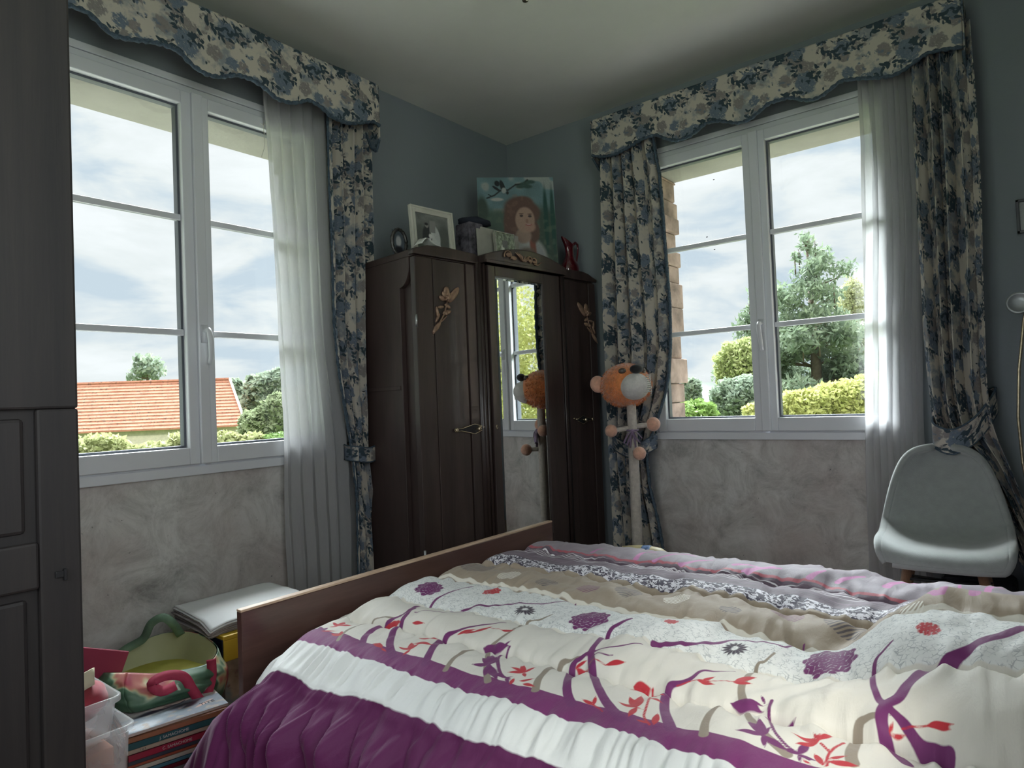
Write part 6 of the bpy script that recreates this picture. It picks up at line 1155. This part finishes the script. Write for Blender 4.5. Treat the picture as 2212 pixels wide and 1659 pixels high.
# trees seen through the right window
def conifer(px_top, py_top, d, half, label, n, zlow, m=L_DK, group=None):
    top = at(px_top, py_top, d); g = ground_of(top); H_ = top.z-GZ; s = d/F_PX; bl = []; o = empty('pine_tree', g, 0, label, 'tree', group); b = MB(); b.tube([(0, 0, 0), (0.1, 0, H_*0.5), (0, 0, H_*0.97)], [0.24, 0.16, 0.03], 8)
    L_ = 13
    for i in range(L_):
        f = i/(L_-1); z = zlow+(H_-zlow)*f; R = half*s*(1-f)**0.72+0.10; k = max(3, int(8*(1-f))+3)
        for j in range(k):
            a = random.uniform(0, 6.28); rr = R*random.uniform(0.35, 1.0); bl.append((rr*math.cos(a), rr*math.sin(a), z+random.uniform(-0.2, 0.3), 0.26+0.24*R, 0.26+0.24*R, 0.26+0.10*R)); b.tube([(0, 0, z-0.3), (rr*math.cos(a), rr*math.sin(a), z)], [0.05, 0.015], 5)
    for j in range(14):      # upright leading shoots
        f = random.uniform(0.4, 1.0); a = random.uniform(0, 6.28); R = 0.62*half*s*(1-f)**0.72; z = zlow+(H_-zlow)*f; x, y = R*math.cos(a), R*math.sin(a); b.tube([(x, y, z-0.3), (x, y, z+0.5)], [0.03, 0.01], 5); bl.append((x, y, z+0.28, 0.09, 0.09, 0.38))
    b.build('trunk', M_BARK, o, True); leaves('needles', bl, n, 0.075, m, o, shell=0.1, aspect=3.0, up=0.6); return o
conifer(1742, 522, 22, 215, 'tall broad pine filling the right pane of the right window', 60000, 0.6, leaf_mat('blue green needles', (0.11, 0.155, 0.11), (0.28, 0.34, 0.23)))
conifer(1632, 640, 25, 100, 'slender pine just left of the right window mullion', 13000, 2.2)
mk(1600, 795, 20, 54, 66, 9000, 0.075, leaf_mat('lime leaves', (0.22, 0.27, 0.11), (0.44, 0.47, 0.22)), 'tree', 'airy lime green tree left of the slender pine', trunk=0.08, twigs=18, extra=((-20, 30, 30, 40), (26, -38, 22, 28)), shell=0.3)
mk(1600, 862, 16, 62, 52, 9000, 0.07, L_GRY, 'shrub', 'grey green bush below the slender pine', 'shrub', trunk=0.06, extra=((20, 40, 60, 50),))
mk(1500, 905, 14, 50, 42, 5200, 0.075, leaf_mat('fresh green leaves', (0.11, 0.20, 0.05), (0.24, 0.34, 0.10)), 'shrub', 'fresh green shrub beside the stone jamb of the right window', 'shrub', trunk=0.05, extra=((-10, 60, 60, 60),))
mk(1492, 850, 40, 22, 34, 1800, 0.16, L_GRY, 'tree', 'distant hazy tree rising above the fresh green shrub', trunk=0.12)
mk(1842, 690, 30, 38, 88, 9000, 0.080, leaf_mat('yellowing birch leaves', (0.26, 0.28, 0.15), (0.46, 0.46, 0.26)), 'tree', 'thin yellowing birch to the right of the tall pine', trunk=0.08, twigs=30, extra=((30, 60, 34, 70), (0, -60, 20, 40), (20, 120, 40, 40)), shell=0.2)
for i, (px, py, rx_, ry_, lab) in enumerate(((1735, 880, 60, 42, 'yellow green hedge shrub at the foot of the tall pine'), (1810, 868, 60, 48, 'yellow green hedge shrub rising towards the voile of the right window'), (1655, 905, 40, 36, 'yellow hedge shrub behind the right window mullion'), (1890, 860, 60, 60, 'yellow green hedge shrub behind the right voile'))):
    mk(px, py, 11, rx_, ry_, 9000, 0.050, L_YEL, 'hedge_shrub', lab, 'shrub', 'yellow green hedge', trunk=0.05, extra=((0, 80, rx_*1.2, 90), (-20, -16, 30, 20)))
# tall clipped conifers east of the house, which the wardrobe mirror shows
for i, (x, y, r, h) in enumerate(((5.6, 5.6, 0.95, 6.2), (7.1, 5.3, 1.0, 6.6), (8.7, 5.2, 1.05, 6.3), (10.3, 4.9, 1.1, 6.8), (12.0, 4.6, 1.2, 6.5))):
    tree('golden_conifer', (x, y, GZ), [(0, 0, h*0.40, r, r, h*0.42), (0, 0, h*0.72, r*0.75, r*0.75, h*0.30), (0, 0, h*0.2, r*1.05, r*1.05, h*0.22)], 30000, 0.042, L_YEL, 'golden conifer reflected in the wardrobe mirror, '+('leftmost of its row', 'second from the left of its row', 'in the middle of its row', 'second from the right of its row', 'rightmost of its row')[i], 'tree', 'golden conifers seen in the mirror', trunk=0.1, shell=0.6)
# far wooded hills on the skyline
hm = mat('far woods', (0.16, 0.22, 0.16), 1.0, var=0.35, scale=0.08)
X_ = np.linspace(-1, 1, 160)
for nm, cx, cy, ax_, ay_, Ln in (('hills', -330, 60, 0, 1, 260), ('hills', -150, 300, 1, 0, 260)):
    P_ = np.zeros((6, 160, 3)); hgt = 14+5*noise1(X_*6, 31)+2*noise1(X_*22, 32)+0.8*noise1(X_*70, 33)
    for j in range(6):
        f = j/5; P_[j, :, 0] = cx+ax_*X_*Ln-(1-ax_)*40*math.sin(f*PI/2)*1; P_[j, :, 1] = cy+ay_*X_*Ln+ax_*40*math.sin(f*PI/2); P_[j, :, 2] = GZ-1+f*hgt*0.62
    o = grid_obj(nm, P_, hm, None); o['kind'] = 'structure'
